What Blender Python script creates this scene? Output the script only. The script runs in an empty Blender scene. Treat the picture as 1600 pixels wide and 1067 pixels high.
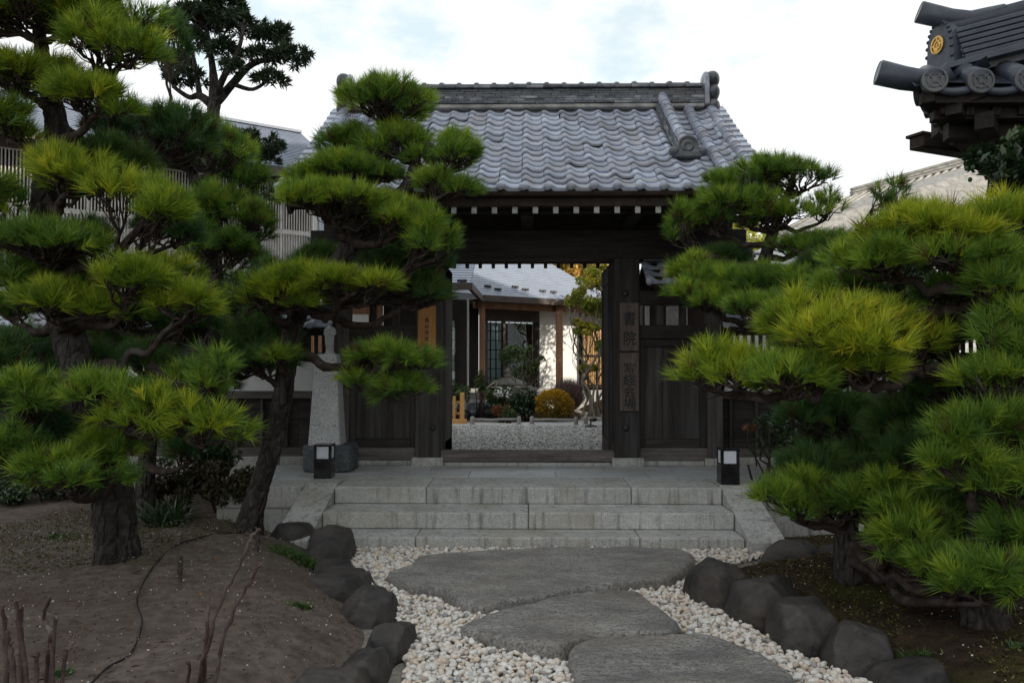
import bpy, math, random
import numpy as np
from mathutils import Vector, Matrix, noise as mnoise

random.seed(7)
RNG = np.random.default_rng(7)
SC = bpy.context.scene
COL = SC.collection
R = math.radians

# ------------------------------------------------------------------ camera
F_PX = 1244.0                                  # focal length in pixels of the 1600 px wide photograph (28 mm lens)
CAM_H = 1.59
YAW = math.atan(24 / F_PX)
PITCH = math.atan(36.5 / F_PX)
cam_data = bpy.data.cameras.new('camera')
cam_data.sensor_width = 36.0
cam_data.lens = 36.0 * F_PX / 1600.0
cam_data.clip_start = 0.05
cam_data.clip_end = 600.0
cam = bpy.data.objects.new('camera', cam_data)
COL.objects.link(cam)
cam.location = (0, 0, CAM_H)
cam.rotation_euler = (R(90) + PITCH, 0, YAW)
SC.camera = cam
CAM_ROT = cam.rotation_euler.to_matrix()

# ------------------------------------------------------------------ sun, sky, exposure
SUN_DIR = Vector((0.82, -0.30, 0.36)).normalized()      # towards the sun
SUN_EL = math.asin(SUN_DIR.z)
SUN_AZ = math.atan2(SUN_DIR.x, SUN_DIR.y)
sun_data = bpy.data.lights.new('sun', 'SUN')
sun_data.energy = 3.0
sun_data.angle = R(0.6)
sun_data.color = (1.0, 0.90, 0.74)
sun = bpy.data.objects.new('sun', sun_data)
COL.objects.link(sun)
sun.location = (12, -6, 14)
sun.rotation_euler = SUN_DIR.to_track_quat('Z', 'Y').to_euler()

world = bpy.data.worlds.new('World')
SC.world = world
world.use_nodes = True
_nt = world.node_tree
_nt.nodes.clear()
def _n(t, **kw):
    n = _nt.nodes.new(t)
    for k, v in kw.items():
        setattr(n, k, v)
    return n
_sky = _n('ShaderNodeTexSky', sky_type='NISHITA')
_sky.sun_disc = False
_sky.sun_elevation = SUN_EL
_sky.sun_rotation = SUN_AZ
_sky.altitude = 0.0
_sky.air_density = 1.0
_sky.dust_density = 2.0
_sky.ozone_density = 1.0
_tc = _n('ShaderNodeTexCoord')
_sep = _n('ShaderNodeSeparateXYZ')
_nt.links.new(_tc.outputs['Generated'], _sep.inputs[0])
_add = _n('ShaderNodeMath', operation='ADD'); _add.inputs[1].default_value = 0.25
_nt.links.new(_sep.outputs['Z'], _add.inputs[0])
_dx = _n('ShaderNodeMath', operation='DIVIDE'); _dy = _n('ShaderNodeMath', operation='DIVIDE')
_nt.links.new(_sep.outputs['X'], _dx.inputs[0]); _nt.links.new(_add.outputs[0], _dx.inputs[1])
_nt.links.new(_sep.outputs['Y'], _dy.inputs[0]); _nt.links.new(_add.outputs[0], _dy.inputs[1])
_cmb = _n('ShaderNodeCombineXYZ')
_nt.links.new(_dx.outputs[0], _cmb.inputs[0]); _nt.links.new(_dy.outputs[0], _cmb.inputs[1])
_cmb.inputs[2].default_value = 3.7
_ns = _n('ShaderNodeTexNoise'); _ns.inputs['Scale'].default_value = 2.6; _ns.inputs['Detail'].default_value = 9; _ns.inputs['Roughness'].default_value = 0.6
_nt.links.new(_cmb.outputs[0], _ns.inputs['Vector'])
_el = _n('ShaderNodeMapRange'); _el.inputs['From Min'].default_value = 0.16; _el.inputs['From Max'].default_value = 0.40
_el.inputs['To Min'].default_value = 0.30; _el.inputs['To Max'].default_value = 0.0
_nt.links.new(_sep.outputs['Z'], _el.inputs['Value'])
_sum = _n('ShaderNodeMath', operation='ADD')
_nt.links.new(_ns.outputs['Fac'], _sum.inputs[0]); _nt.links.new(_el.outputs[0], _sum.inputs[1])
_rmp = _n('ShaderNodeMapRange'); _rmp.interpolation_type = 'SMOOTHSTEP'
_rmp.inputs['From Min'].default_value = 0.40; _rmp.inputs['From Max'].default_value = 0.58
_rmp.inputs['To Min'].default_value = 0.58; _rmp.inputs['To Max'].default_value = 1.0
_nt.links.new(_sum.outputs[0], _rmp.inputs['Value'])
_mix = _n('ShaderNodeMix', data_type='RGBA')
_nt.links.new(_rmp.outputs[0], _mix.inputs['Factor'])
_tint = _n('ShaderNodeMix', data_type='RGBA'); _tint.blend_type = 'MULTIPLY'; _tint.inputs['Factor'].default_value = 1.0
_tint.inputs['B'].default_value = (1.15, 1.55, 1.25, 1)        # the clear gaps are pale cyan
_nt.links.new(_sky.outputs[0], _tint.inputs['A'])
_nt.links.new(_tint.outputs['Result'], _mix.inputs['A'])
_mix.inputs['B'].default_value = (5.5, 5.6, 5.65, 1)           # thin white cloud
_bg = _n('ShaderNodeBackground'); _bg.inputs['Strength'].default_value = 0.10
_out = _n('ShaderNodeOutputWorld')
_nt.links.new(_mix.outputs['Result'], _bg.inputs['Color'])
_nt.links.new(_bg.outputs[0], _out.inputs['Surface'])

SC.view_settings.view_transform = 'Standard'
SC.view_settings.look = 'None'
SC.view_settings.exposure = 1.0
SC.view_settings.gamma = 1.0
SC.view_settings.use_curve_mapping = False
SC.cycles.max_bounces = 6
SC.cycles.transparent_max_bounces = 12

# ------------------------------------------------------------------ places read off the photograph
def ray(px, py):
    return CAM_ROT @ Vector(((px - 800.0) / F_PX, (533.5 - py) / F_PX, -1.0))
def P(px, py, Y):                               # the point seen at a pixel, Y metres away
    d = ray(px, py)
    return Vector((0, 0, CAM_H)) + d * (Y / d.y)
def G(px, py, z=0.0):                           # the point seen at a pixel, on the level z
    d = ray(px, py)
    return Vector((0, 0, CAM_H)) + d * ((z - CAM_H) / d.z)
def V(px, py, a, b):                            # the point seen at a pixel, on the upright plane through a and b
    d = ray(px, py)
    nx, ny = -(b[1] - a[1]), b[0] - a[0]
    t = (a[0] * nx + a[1] * ny) / (d.x * nx + d.y * ny)
    return Vector((0, 0, CAM_H)) + d * t

# ------------------------------------------------------------------ objects
def props(o, label=None, cat=None, group=None, kind=None):
    if label: o['label'] = label
    if cat: o['category'] = cat
    if group: o['group'] = group
    if kind: o['kind'] = kind
    return o
def thing(name, loc, label, cat, group=None):
    o = bpy.data.objects.new(name, None)
    o.empty_display_size = 0.2
    COL.objects.link(o)
    o.location = loc
    return props(o, label, cat, group)
def origin(o):
    v = Vector((0, 0, 0))
    while o is not None:
        v = v + Vector(o.location)
        o = o.parent
    return v
def link(name, me, parent=None, loc=None, rot=None, scale=None):
    o = bpy.data.objects.new(name, me)
    COL.objects.link(o)
    if parent is not None: o.parent = parent
    if loc is not None:
        o.location = Vector(loc) - (origin(parent) if parent is not None else Vector((0, 0, 0)))
    if rot is not None: o.rotation_euler = rot
    if scale is not None: o.scale = scale
    return o
def copy_tree(o, parent=None):
    c = o.copy()
    COL.objects.link(c)
    if parent is not None: c.parent = parent
    for ch in list(o.children):
        copy_tree(ch, c)
    return c

# ------------------------------------------------------------------ shape builder: everything added becomes ONE mesh object
def ico(sub):
    t = (1 + 5 ** .5) / 2
    v = [(-1, t, 0), (1, t, 0), (-1, -t, 0), (1, -t, 0), (0, -1, t), (0, 1, t), (0, -1, -t), (0, 1, -t), (t, 0, -1), (t, 0, 1), (-t, 0, -1), (-t, 0, 1)]
    v = [Vector(p).normalized() for p in v]
    f = [(0, 11, 5), (0, 5, 1), (0, 1, 7), (0, 7, 10), (0, 10, 11), (1, 5, 9), (5, 11, 4), (11, 10, 2), (10, 7, 6), (7, 1, 8),
         (3, 9, 4), (3, 4, 2), (3, 2, 6), (3, 6, 8), (3, 8, 9), (4, 9, 5), (2, 4, 11), (6, 2, 10), (8, 6, 7), (9, 8, 1)]
    for _ in range(sub):
        cache, nf = {}, []
        def mid(a, b):
            k = (min(a, b), max(a, b))
            if k not in cache:
                v.append(((v[a] + v[b]) / 2).normalized()); cache[k] = len(v) - 1
            return cache[k]
        for a, b, c in f:
            x, y, z = mid(a, b), mid(b, c), mid(c, a)
            nf += [(a, x, z), (b, y, x), (c, z, y), (x, y, z)]
        f = nf
    return v, f
ICO = [ico(i) for i in range(5)]

class MB:
    def __init__(s): s.v, s.f = [], []
    def add(s, vs, fs):
        n = len(s.v)
        s.v += [tuple(p) for p in vs]
        s.f += [tuple(i + n for i in f) for f in fs]
        return s
    def box(s, x0, x1, y0, y1, z0, z1, ch=0.004, M=None):
        """A box with chamfered edges."""
        c = [(x0 + x1) / 2, (y0 + y1) / 2, (z0 + z1) / 2]
        h = [abs(x1 - x0) / 2, abs(y1 - y0) / 2, abs(z1 - z0) / 2]
        ch = min(ch, min(h) * 0.45)
        vs, idx = [], {}
        sg = (-1, 1)
        for ax in range(3):
            for a in sg:
                for b in sg:
                    for d in sg:
                        q = [0, 0, 0]
                        o1, o2 = (ax + 1) % 3, (ax + 2) % 3
                        q[ax] = c[ax] + a * h[ax]; q[o1] = c[o1] + b * (h[o1] - ch); q[o2] = c[o2] + d * (h[o2] - ch)
                        sgn = [0, 0, 0]; sgn[ax] = a; sgn[o1] = b; sgn[o2] = d
                        idx[(ax, tuple(sgn))] = len(vs); vs.append(q)
        fs = []
        for ax in range(3):
            o1, o2 = (ax + 1) % 3, (ax + 2) % 3
            for a in sg:
                r = []
                for b, d in ((-1, -1), (1, -1), (1, 1), (-1, 1)):
                    g = [0, 0, 0]; g[ax] = a; g[o1] = b; g[o2] = d; r.append(idx[(ax, tuple(g))])
                fs.append(r if a > 0 else r[::-1])
        for ax in range(3):                      # edges parallel to ax
            o1, o2 = (ax + 1) % 3, (ax + 2) % 3
            for b in sg:
                for d in sg:
                    lo, hi = [0, 0, 0], [0, 0, 0]
                    lo[ax], hi[ax] = -1, 1
                    lo[o1] = hi[o1] = b; lo[o2] = hi[o2] = d
                    r = [idx[(o1, tuple(lo))], idx[(o1, tuple(hi))], idx[(o2, tuple(hi))], idx[(o2, tuple(lo))]]
                    fs.append(r if b * d < 0 else r[::-1])
        for a in sg:
            for b in sg:
                for d in sg:
                    g = (a, b, d)
                    r = [idx[(0, g)], idx[(1, g)], idx[(2, g)]]
                    fs.append(r if a * b * d > 0 else r[::-1])
        if M is not None: vs = [M @ Vector(q) for q in vs]
        return s.add(vs, fs)
    def beam(s, a, b, w, h, up=(0, 0, 1), ch=0.004):
        """A squared beam from a to b, w across, h high."""
        a, b = Vector(a), Vector(b)
        d = b - a; L = d.length; d.normalize()
        x = d.cross(Vector(up)).normalized(); z = x.cross(d)
        M = Matrix((x, d, z)).transposed().to_4x4(); M.translation = a
        return s.box(-w / 2, w / 2, 0, L, -h / 2, h / 2, ch, M)
    def tube(s, pts, rad, n=8, cap=True, wob=0.0, seed=0):
        pts = [Vector(p) for p in pts]
        if not hasattr(rad, '__len__'): rad = [rad] * len(pts)
        vs, fs = [], []
        u = None
        for i, p in enumerate(pts):
            d = (pts[min(i + 1, len(pts) - 1)] - pts[max(i - 1, 0)]).normalized()
            if u is None:
                u = d.orthogonal().normalized()
            else:
                u = (u - d * u.dot(d))
                u = u.normalized() if u.length > 1e-6 else d.orthogonal().normalized()
            w = d.cross(u)
            for k in range(n):
                an = 2 * math.pi * k / n
                q = u * math.cos(an) + w * math.sin(an)
                r = rad[i]
                if wob:
                    r *= 1 + wob * mnoise.noise(Vector((q.x * 2.2 + seed, q.y * 2.2, i * 0.45))) + wob * .6 * mnoise.noise(Vector((q.x * 6 + seed, q.y * 6, i * 0.9 + 7)))
                vs.append(p + q * r)
        for i in range(len(pts) - 1):
            for k in range(n):
                k2 = (k + 1) % n
                fs.append((i * n + k, i * n + k2, (i + 1) * n + k2, (i + 1) * n + k))
        if cap:
            fs.append(tuple(range(n))[::-1]); fs.append(tuple((len(pts) - 1) * n + k for k in range(n)))
        return s.add(vs, fs)
    def lathe(s, prof, c=(0, 0, 0), n=16, M=None):
        """prof: (radius, height) from the bottom up."""
        vs, fs = [], []
        for r, z in prof:
            for k in range(n):
                an = 2 * math.pi * k / n
                vs.append((c[0] + r * math.cos(an), c[1] + r * math.sin(an), c[2] + z))
        for i in range(len(prof) - 1):
            for k in range(n):
                k2 = (k + 1) % n
                fs.append((i * n + k, i * n + k2, (i + 1) * n + k2, (i + 1) * n + k))
        fs.append(tuple(range(n))[::-1]); fs.append(tuple((len(prof) - 1) * n + k for k in range(n)))
        if M is not None: vs = [M @ Vector(q) for q in vs]
        return s.add(vs, fs)
    def ball(s, c, r, sub=2, wob=0.0, freq=1.5, seed=0, flat=None, M=None):
        v, f = ICO[sub]
        if not hasattr(r, '__len__'): r = (r, r, r)
        out = []
        for p in v:
            k = 1.0
            if wob:
                q = p * freq + Vector((seed * 3.1, seed * 1.7, seed))
                k += wob * mnoise.noise(q) + wob * 0.45 * mnoise.noise(q * 2.6) + wob * .2 * mnoise.noise(q * 6)
            q = Vector((p.x * r[0] * k, p.y * r[1] * k, p.z * r[2] * k))
            if flat is not None and q.z > flat: q.z = flat + (q.z - flat) * 0.18
            if M is not None: q = M @ q
            out.append(q + Vector(c))
        return s.add(out, f)
    def prism(s, outline, z0, z1):
        n = len(outline)
        vs = [(x, y, z0) for x, y in outline] + [(x, y, z1) for x, y in outline]
        fs = [tuple(range(n))[::-1], tuple(range(n, 2 * n))] + [(i, (i + 1) % n, n + (i + 1) % n, n + i) for i in range(n)]
        return s.add(vs, fs)
    def slab(s, q, t):
        """Four corners in order (seen from the outside) thickened inwards by t."""
        q = [Vector(p) for p in q]
        nrm = (q[1] - q[0]).cross(q[3] - q[0]).normalized()
        vs = q + [p - nrm * t for p in q]
        return s.add(vs, [(0, 1, 2, 3), (7, 6, 5, 4), (1, 0, 4, 5), (2, 1, 5, 6), (3, 2, 6, 7), (0, 3, 7, 4)])
    def xf(s, M):
        s.v = [tuple(M @ Vector(p)) for p in s.v]
        return s
    def mesh(s, name, m, smooth=False, off=None):
        me = bpy.data.meshes.new(name)
        v = s.v
        if off is not None:
            v = [(p[0] - off[0], p[1] - off[1], p[2] - off[2]) for p in v]
        me.from_pydata(v, [], s.f)
        me.materials.append(m)
        if smooth: me.polygons.foreach_set('use_smooth', [True] * len(me.polygons))
        me.update()
        return me
    def build(s, name, m, parent=None, smooth=False, base=None):
        """Shapes are given in world coordinates; the object's origin sits at its parent, or at base."""
        if parent is not None:
            off = origin(parent)
            return link(name, s.mesh(name, m, smooth, off), parent)
        off = Vector(base) if base is not None else Vector((0, 0, 0))
        return link(name, s.mesh(name, m, smooth, off), None, off)

def big_mesh(name, verts, faces, m, smooth=False, tint=None, off=None):
    """A mesh from numpy arrays; faces are all triangles or all quads; tint is one float per vertex."""
    verts = np.asarray(verts, dtype=np.float32)
    if off is not None: verts = verts - np.array(off, dtype=np.float32)
    faces = np.asarray(faces, dtype=np.int32)
    k = faces.shape[1]
    me = bpy.data.meshes.new(name)
    me.vertices.add(len(verts)); me.vertices.foreach_set('co', verts.ravel())
    me.loops.add(faces.size); me.loops.foreach_set('vertex_index', faces.ravel())
    me.polygons.add(len(faces))
    me.polygons.foreach_set('loop_start', np.arange(0, faces.size, k, dtype=np.int32))
    me.polygons.foreach_set('loop_total', np.full(len(faces), k, dtype=np.int32))
    if smooth: me.polygons.foreach_set('use_smooth', np.ones(len(faces), dtype=bool))
    if tint is not None:
        at = me.attributes.new('tint', 'FLOAT', 'POINT')
        at.data.foreach_set('value', np.asarray(tint, dtype=np.float32))
    me.materials.append(m)
    me.update(calc_edges=True)
    return me

def catmull(pts, per=6, closed=False):
    pts = [np.array(p, float) for p in pts]
    out, n = [], len(pts)
    for i in range(n if closed else n - 1):
        g = (lambda j: pts[j % n]) if closed else (lambda j: pts[min(max(j, 0), n - 1)])
        p0, p1, p2, p3 = g(i - 1), g(i), g(i + 1), g(i + 2)
        for k in range(per):
            t = k / per
            out.append(0.5 * (2 * p1 + (p2 - p0) * t + (2 * p0 - 5 * p1 + 4 * p2 - p3) * t * t + (3 * p1 - p0 - 3 * p2 + p3) * t ** 3))
    if not closed: out.append(pts[-1])
    return out

def inside(poly, x, y):
    """Which of the points x, y lie inside the polygon."""
    x, y = np.asarray(x), np.asarray(y)
    r = np.zeros(x.shape, bool)
    n = len(poly)
    for i in range(n):
        x1, y1 = poly[i][0], poly[i][1]; x2, y2 = poly[(i + 1) % n][0], poly[(i + 1) % n][1]
        c = ((y1 > y) != (y2 > y)) & (x < (x2 - x1) * (y - y1) / (y2 - y1 + 1e-12) + x1)
        r ^= c
    return r

# ------------------------------------------------------------------ materials
def mat(name, c1, c2=None, c3=None, scale=6.0, rough=0.8, bump=0.25, bscale=60.0, bdist=0.01, stretch=(1, 1, 1), rnd=0.0, spec=0.3,
        speck=None, speck_scale=300.0, tint=None, detail=6.0, metal=0.0, voro=None, fine=0.25, coat=0.0, rrange=0.12, warm=None, translucent=0.0, streak=None):
    m = bpy.data.materials.new(name)
    m.use_nodes = True
    nt = m.node_tree; nd = nt.nodes; lk = nt.links
    bs = nd['Principled BSDF']
    bs.inputs['Roughness'].default_value = rough
    bs.inputs['Specular IOR Level'].default_value = spec
    bs.inputs['Metallic'].default_value = metal
    if coat: bs.inputs['Coat Weight'].default_value = coat
    c2 = c2 or tuple(x * 0.7 for x in c1)
    tc = nd.new('ShaderNodeTexCoord'); oi = nd.new('ShaderNodeObjectInfo')
    mul = nd.new('ShaderNodeVectorMath'); mul.operation = 'MULTIPLY_ADD'
    sc = nd.new('ShaderNodeMath'); sc.operation = 'MULTIPLY'; sc.inputs[1].default_value = 37.0
    lk.new(oi.outputs['Random'], sc.inputs[0])
    mul.inputs[1].default_value = stretch
    lk.new(tc.outputs['Object'], mul.inputs[0]); lk.new(sc.outputs[0], mul.inputs[2])
    vec = mul.outputs[0]
    def noise(s, d=detail, r=0.55):
        n = nd.new('ShaderNodeTexNoise'); n.inputs['Scale'].default_value = s; n.inputs['Detail'].default_value = d; n.inputs['Roughness'].default_value = r
        lk.new(vec, n.inputs['Vector']); return n.outputs['Fac']
    n1 = noise(scale)
    rp = nd.new('ShaderNodeValToRGB')
    rp.color_ramp.elements[0].position = 0.32; rp.color_ramp.elements[0].color = (*c2, 1)
    rp.color_ramp.elements[1].position = 0.68; rp.color_ramp.elements[1].color = (*c1, 1)
    if c3:
        e = rp.color_ramp.elements.new(0.5); e.color = (*c3, 1)
    lk.new(n1, rp.inputs[0])
    col = rp.outputs[0]
    def mixc(a, b, fac, mode='MIX'):
        x = nd.new('ShaderNodeMix'); x.data_type = 'RGBA'; x.blend_type = mode
        if isinstance(fac, (int, float)): x.inputs['Factor'].default_value = fac
        else: lk.new(fac, x.inputs['Factor'])
        for sock, val in (('A', a), ('B', b)):
            if isinstance(val, tuple): x.inputs[sock].default_value = (*val, 1)
            else: lk.new(val, x.inputs[sock])
        return x.outputs['Result']
    def rangev(v, a, b, c, d):
        x = nd.new('ShaderNodeMapRange')
        for k, q in zip(('From Min', 'From Max', 'To Min', 'To Max'), (a, b, c, d)): x.inputs[k].default_value = q
        lk.new(v, x.inputs['Value']); return x.outputs[0]
    if tint:                                    # per-piece colours along the tint attribute
        at = nd.new('ShaderNodeAttribute'); at.attribute_name = 'tint'
        tr = nd.new('ShaderNodeValToRGB')
        el = tr.color_ramp.elements
        for i, (p, c) in enumerate(tint):
            e = el[i] if i < 2 else el.new(p)
            e.position = p; e.color = (*c, 1)
        lk.new(at.outputs['Fac'], tr.inputs[0])
        col = tr.outputs[0]
    if fine:
        f = rangev(noise(scale * 7, 4), 0.3, 0.7, 1 - fine, 1 + fine)
        hv = nd.new('ShaderNodeHueSaturation'); lk.new(col, hv.inputs['Color']); lk.new(f, hv.inputs['Value']); col = hv.outputs[0]
    if streak:                                  # grime in running stripes: (colour, amount)
        mm = nd.new('ShaderNodeVectorMath'); mm.operation = 'MULTIPLY'; mm.inputs[1].default_value = (14, 14, 1.2)
        lk.new(tc.outputs['Object'], mm.inputs[0])
        n = nd.new('ShaderNodeTexNoise'); n.inputs['Scale'].default_value = 1.6; n.inputs['Detail'].default_value = 6
        lk.new(mm.outputs[0], n.inputs['Vector'])
        col = mixc(col, streak[0], rangev(n.outputs['Fac'], 0.52, 0.72, 0, streak[1]))
    if speck:
        vn = nd.new('ShaderNodeTexNoise'); vn.inputs['Scale'].default_value = speck_scale; vn.inputs['Detail'].default_value = 2
        lk.new(tc.outputs['Object'], vn.inputs['Vector'])
        col = mixc(col, speck, rangev(vn.outputs['Fac'], 0.52, 0.60, 0, 0.75))
    if warm:                                    # patches of another colour: (colour, amount, scale)
        col = mixc(col, warm[0], rangev(noise(warm[2], 5), 0.48, 0.66, 0, warm[1]))
    if rnd:
        hv = nd.new('ShaderNodeHueSaturation'); lk.new(col, hv.inputs['Color'])
        lk.new(rangev(oi.outputs['Random'], 0, 1, 1 - rnd, 1 + rnd), hv.inputs['Value']); col = hv.outputs[0]
    lk.new(col, bs.inputs['Base Color'])
    rr = rangev(noise(scale * 3, 3), 0.3, 0.7, max(0.03, rough - rrange), min(1, rough + rrange)); lk.new(rr, bs.inputs['Roughness'])
    if bump:
        h = noise(bscale, 8, 0.62)
        if voro:
            vo = nd.new('ShaderNodeTexVoronoi'); vo.feature = 'DISTANCE_TO_EDGE'; vo.inputs['Scale'].default_value = voro
            lk.new(vec, vo.inputs['Vector'])
            a = nd.new('ShaderNodeMath'); a.operation = 'MULTIPLY_ADD'; a.inputs[1].default_value = 0.5
            mn = rangev(vo.outputs['Distance'], 0, 0.25, 0, 1)
            lk.new(h, a.inputs[0]); lk.new(mn, a.inputs[2]); h = a.outputs[0]
        b = nd.new('ShaderNodeBump'); b.inputs['Strength'].default_value = bump; b.inputs['Distance'].default_value = bdist
        lk.new(h, b.inputs['Height']); lk.new(b.outputs[0], bs.inputs['Normal'])
    if translucent:
        tl = nd.new('ShaderNodeBsdfTranslucent'); lk.new(col, tl.inputs['Color'])
        ms = nd.new('ShaderNodeMixShader'); ms.inputs[0].default_value = translucent
        lk.new(bs.outputs[0], ms.inputs[1]); lk.new(tl.outputs[0], ms.inputs[2])
        lk.new(ms.outputs[0], nd['Material Output'].inputs['Surface'])
    return m

MT = {}
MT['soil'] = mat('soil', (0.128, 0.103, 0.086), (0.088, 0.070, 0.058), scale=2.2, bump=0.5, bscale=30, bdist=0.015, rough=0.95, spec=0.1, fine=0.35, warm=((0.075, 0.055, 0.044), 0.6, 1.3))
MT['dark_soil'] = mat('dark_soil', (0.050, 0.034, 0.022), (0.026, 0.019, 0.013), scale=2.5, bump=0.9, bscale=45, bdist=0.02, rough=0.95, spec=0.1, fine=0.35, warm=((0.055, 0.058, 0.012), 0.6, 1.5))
MT['moss_soil'] = mat('moss_soil', (0.045, 0.020, 0.008), (0.028, 0.014, 0.007), scale=3, bump=1.0, bscale=60, bdist=0.03, rough=0.95, spec=0.1, warm=((0.055, 0.05, 0.012), 0.5, 3))
MT['gravel_bed'] = mat('gravel_bed', (0.30, 0.27, 0.23), (0.16, 0.14, 0.12), scale=30, bump=1.0, bscale=40, bdist=0.02, rough=0.9, spec=0.2)
MT['pebble'] = mat('pebble', (0.5, 0.47, 0.42), scale=40, rough=0.8, bump=0.35, bscale=120, bdist=0.004, fine=0.16, spec=0.25,
                   tint=[(0.0, (0.46, 0.36, 0.28)), (1.0, (0.74, 0.71, 0.66)), (0.06, (0.24, 0.25, 0.27)), (0.12, (0.58, 0.47, 0.37)), (0.45, (0.66, 0.59, 0.52)), (0.72, (0.58, 0.56, 0.53))])
MT['yard_pebble'] = mat('yard_pebble', (0.5, 0.47, 0.42), scale=40, rough=0.85, bump=0.2, bscale=80, fine=0.15, spec=0.2,
                   tint=[(0.0, (0.30, 0.31, 0.33)), (1.0, (0.74, 0.73, 0.71)), (0.3, (0.48, 0.48, 0.47)), (0.7, (0.58, 0.56, 0.53))])
MT['granite'] = mat('granite', (0.56, 0.555, 0.53), (0.41, 0.41, 0.395), scale=3.0, rough=0.75, bump=0.25, bscale=160, bdist=0.003, speck=(0.12, 0.12, 0.12), speck_scale=170, fine=0.12, rnd=0.10, streak=((0.10, 0.095, 0.08), 0.75), warm=((0.27, 0.23, 0.16), 0.4, 2.2))
MT['paving'] = mat('paving', (0.54, 0.545, 0.55), (0.41, 0.415, 0.42), scale=2.6, rough=0.55, bump=0.2, bscale=140, bdist=0.003, speck=(0.16, 0.16, 0.17), speck_scale=170, fine=0.10, rnd=0.10, spec=0.45, warm=((0.26, 0.23, 0.18), 0.4, 2.0))
MT['speckled_granite'] = mat('speckled_granite', (0.64, 0.65, 0.65), (0.54, 0.55, 0.55), scale=4, rough=0.65, bump=0.15, bscale=150, bdist=0.002, speck=(0.13, 0.13, 0.14), speck_scale=105, fine=0.1)
MT['dark_stone'] = mat('dark_stone', (0.115, 0.125, 0.135), (0.06, 0.066, 0.072), scale=5, rough=0.8, bump=0.8, bscale=30, bdist=0.02, fine=0.3)
MT['flagstone'] = mat('flagstone', (0.45, 0.425, 0.395), (0.22, 0.212, 0.204), scale=2.2, rough=0.55, bump=1.0, bscale=28, bdist=0.05, stretch=(1, 2.2, 1), fine=0.32, spec=0.45, speck=(0.13, 0.122, 0.115), speck_scale=62, warm=((0.25, 0.205, 0.165), 0.45, 1.6))
MT['boulder'] = mat('boulder', (0.047, 0.041, 0.038), (0.019, 0.017, 0.017), scale=4, rough=0.6, bump=0.4, bscale=34, bdist=0.02, fine=0.3, rnd=0.25, spec=0.35, warm=((0.10, 0.08, 0.065), 0.4, 3))
MT['wet_boulder'] = mat('wet_boulder', (0.07, 0.085, 0.09), (0.03, 0.036, 0.04), scale=4, rough=0.3, bump=0.4, bscale=12, bdist=0.02, spec=0.6)
MT['old_wood'] = mat('old_wood', (0.052, 0.044, 0.041), (0.018, 0.015, 0.014), scale=3.0, rough=0.72, bump=0.55, bscale=22, bdist=0.006, stretch=(9, 9, 0.6), rnd=0.2, fine=0.35, spec=0.35, warm=((0.105, 0.10, 0.098), 0.5, 0.9))
MT['old_wood_h'] = mat('old_wood_h', (0.046, 0.038, 0.034), (0.017, 0.014, 0.013), scale=3.0, rough=0.72, bump=0.55, bscale=22, bdist=0.006, stretch=(0.6, 9, 9), rnd=0.25, fine=0.35, spec=0.35)
MT['grey_wood_h'] = mat('grey_wood_h', (0.15, 0.135, 0.125), (0.07, 0.06, 0.055), scale=3.0, rough=0.8, bump=0.6, bscale=22, bdist=0.006, stretch=(0.6, 9, 9), rnd=0.2, fine=0.35, spec=0.3)
MT['grey_wood_v'] = mat('grey_wood_v', (0.14, 0.122, 0.115), (0.06, 0.052, 0.05), scale=3.0, rough=0.8, bump=0.6, bscale=22, bdist=0.006, stretch=(9, 9, 0.6), rnd=0.2, fine=0.35, spec=0.3)
MT['roof_wood'] = mat('roof_wood', (0.034, 0.022, 0.016), (0.015, 0.010, 0.008), scale=3.0, rough=0.75, bump=0.4, bscale=25, bdist=0.005, stretch=(2, 2, 2), rnd=0.2, fine=0.3)
MT['end_paint'] = mat('end_paint', (0.40, 0.40, 0.385), (0.26, 0.26, 0.25), scale=14, rough=0.85, bump=0.2)
MT['sign_wood'] = mat('sign_wood', (0.135, 0.105, 0.088), (0.075, 0.058, 0.050), scale=3, rough=0.7, bump=0.5, bscale=22, bdist=0.004, stretch=(9, 9, 0.5), rnd=0.1)
MT['orange_wood'] = mat('orange_wood', (0.50, 0.245, 0.075), (0.37, 0.16, 0.045), scale=3, rough=0.5, bump=0.2, bscale=22, bdist=0.003, stretch=(10, 10, 0.5), spec=0.4)
MT['yellow_wood'] = mat('yellow_wood', (0.62, 0.36, 0.13), (0.48, 0.25, 0.08), scale=3, rough=0.65, bump=0.2, bscale=22, bdist=0.003, stretch=(6, 6, 0.8), rnd=0.1)
MT['post_wood'] = mat('post_wood', (0.37, 0.20, 0.11), (0.20, 0.10, 0.06), scale=3, rough=0.7, bump=0.3, bscale=22, bdist=0.004, stretch=(8, 8, 0.6), rnd=0.1)
MT['ink'] = mat('ink', (0.012, 0.014, 0.018), (0.008, 0.009, 0.012), rough=0.5, bump=0)
MT['iron'] = mat('iron', (0.02, 0.019, 0.019), (0.012, 0.011, 0.011), rough=0.5, bump=0.3, bscale=80, spec=0.5)
MT['kawara'] = mat('kawara', (0.40, 0.44, 0.53), (0.24, 0.265, 0.33), c3=(0.33, 0.36, 0.44), scale=5, rough=0.32, bump=0.2, bscale=60, bdist=0.003, rnd=0.26, spec=0.6, warm=((0.25, 0.205, 0.18), 0.55, 2.6), fine=0.16)
MT['kawara_dark'] = mat('kawara_dark', (0.085, 0.092, 0.105), (0.04, 0.043, 0.05), scale=6, rough=0.42, bump=0.3, bscale=60, bdist=0.003, rnd=0.2, spec=0.55, warm=((0.17, 0.16, 0.15), 0.4, 4))
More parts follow.
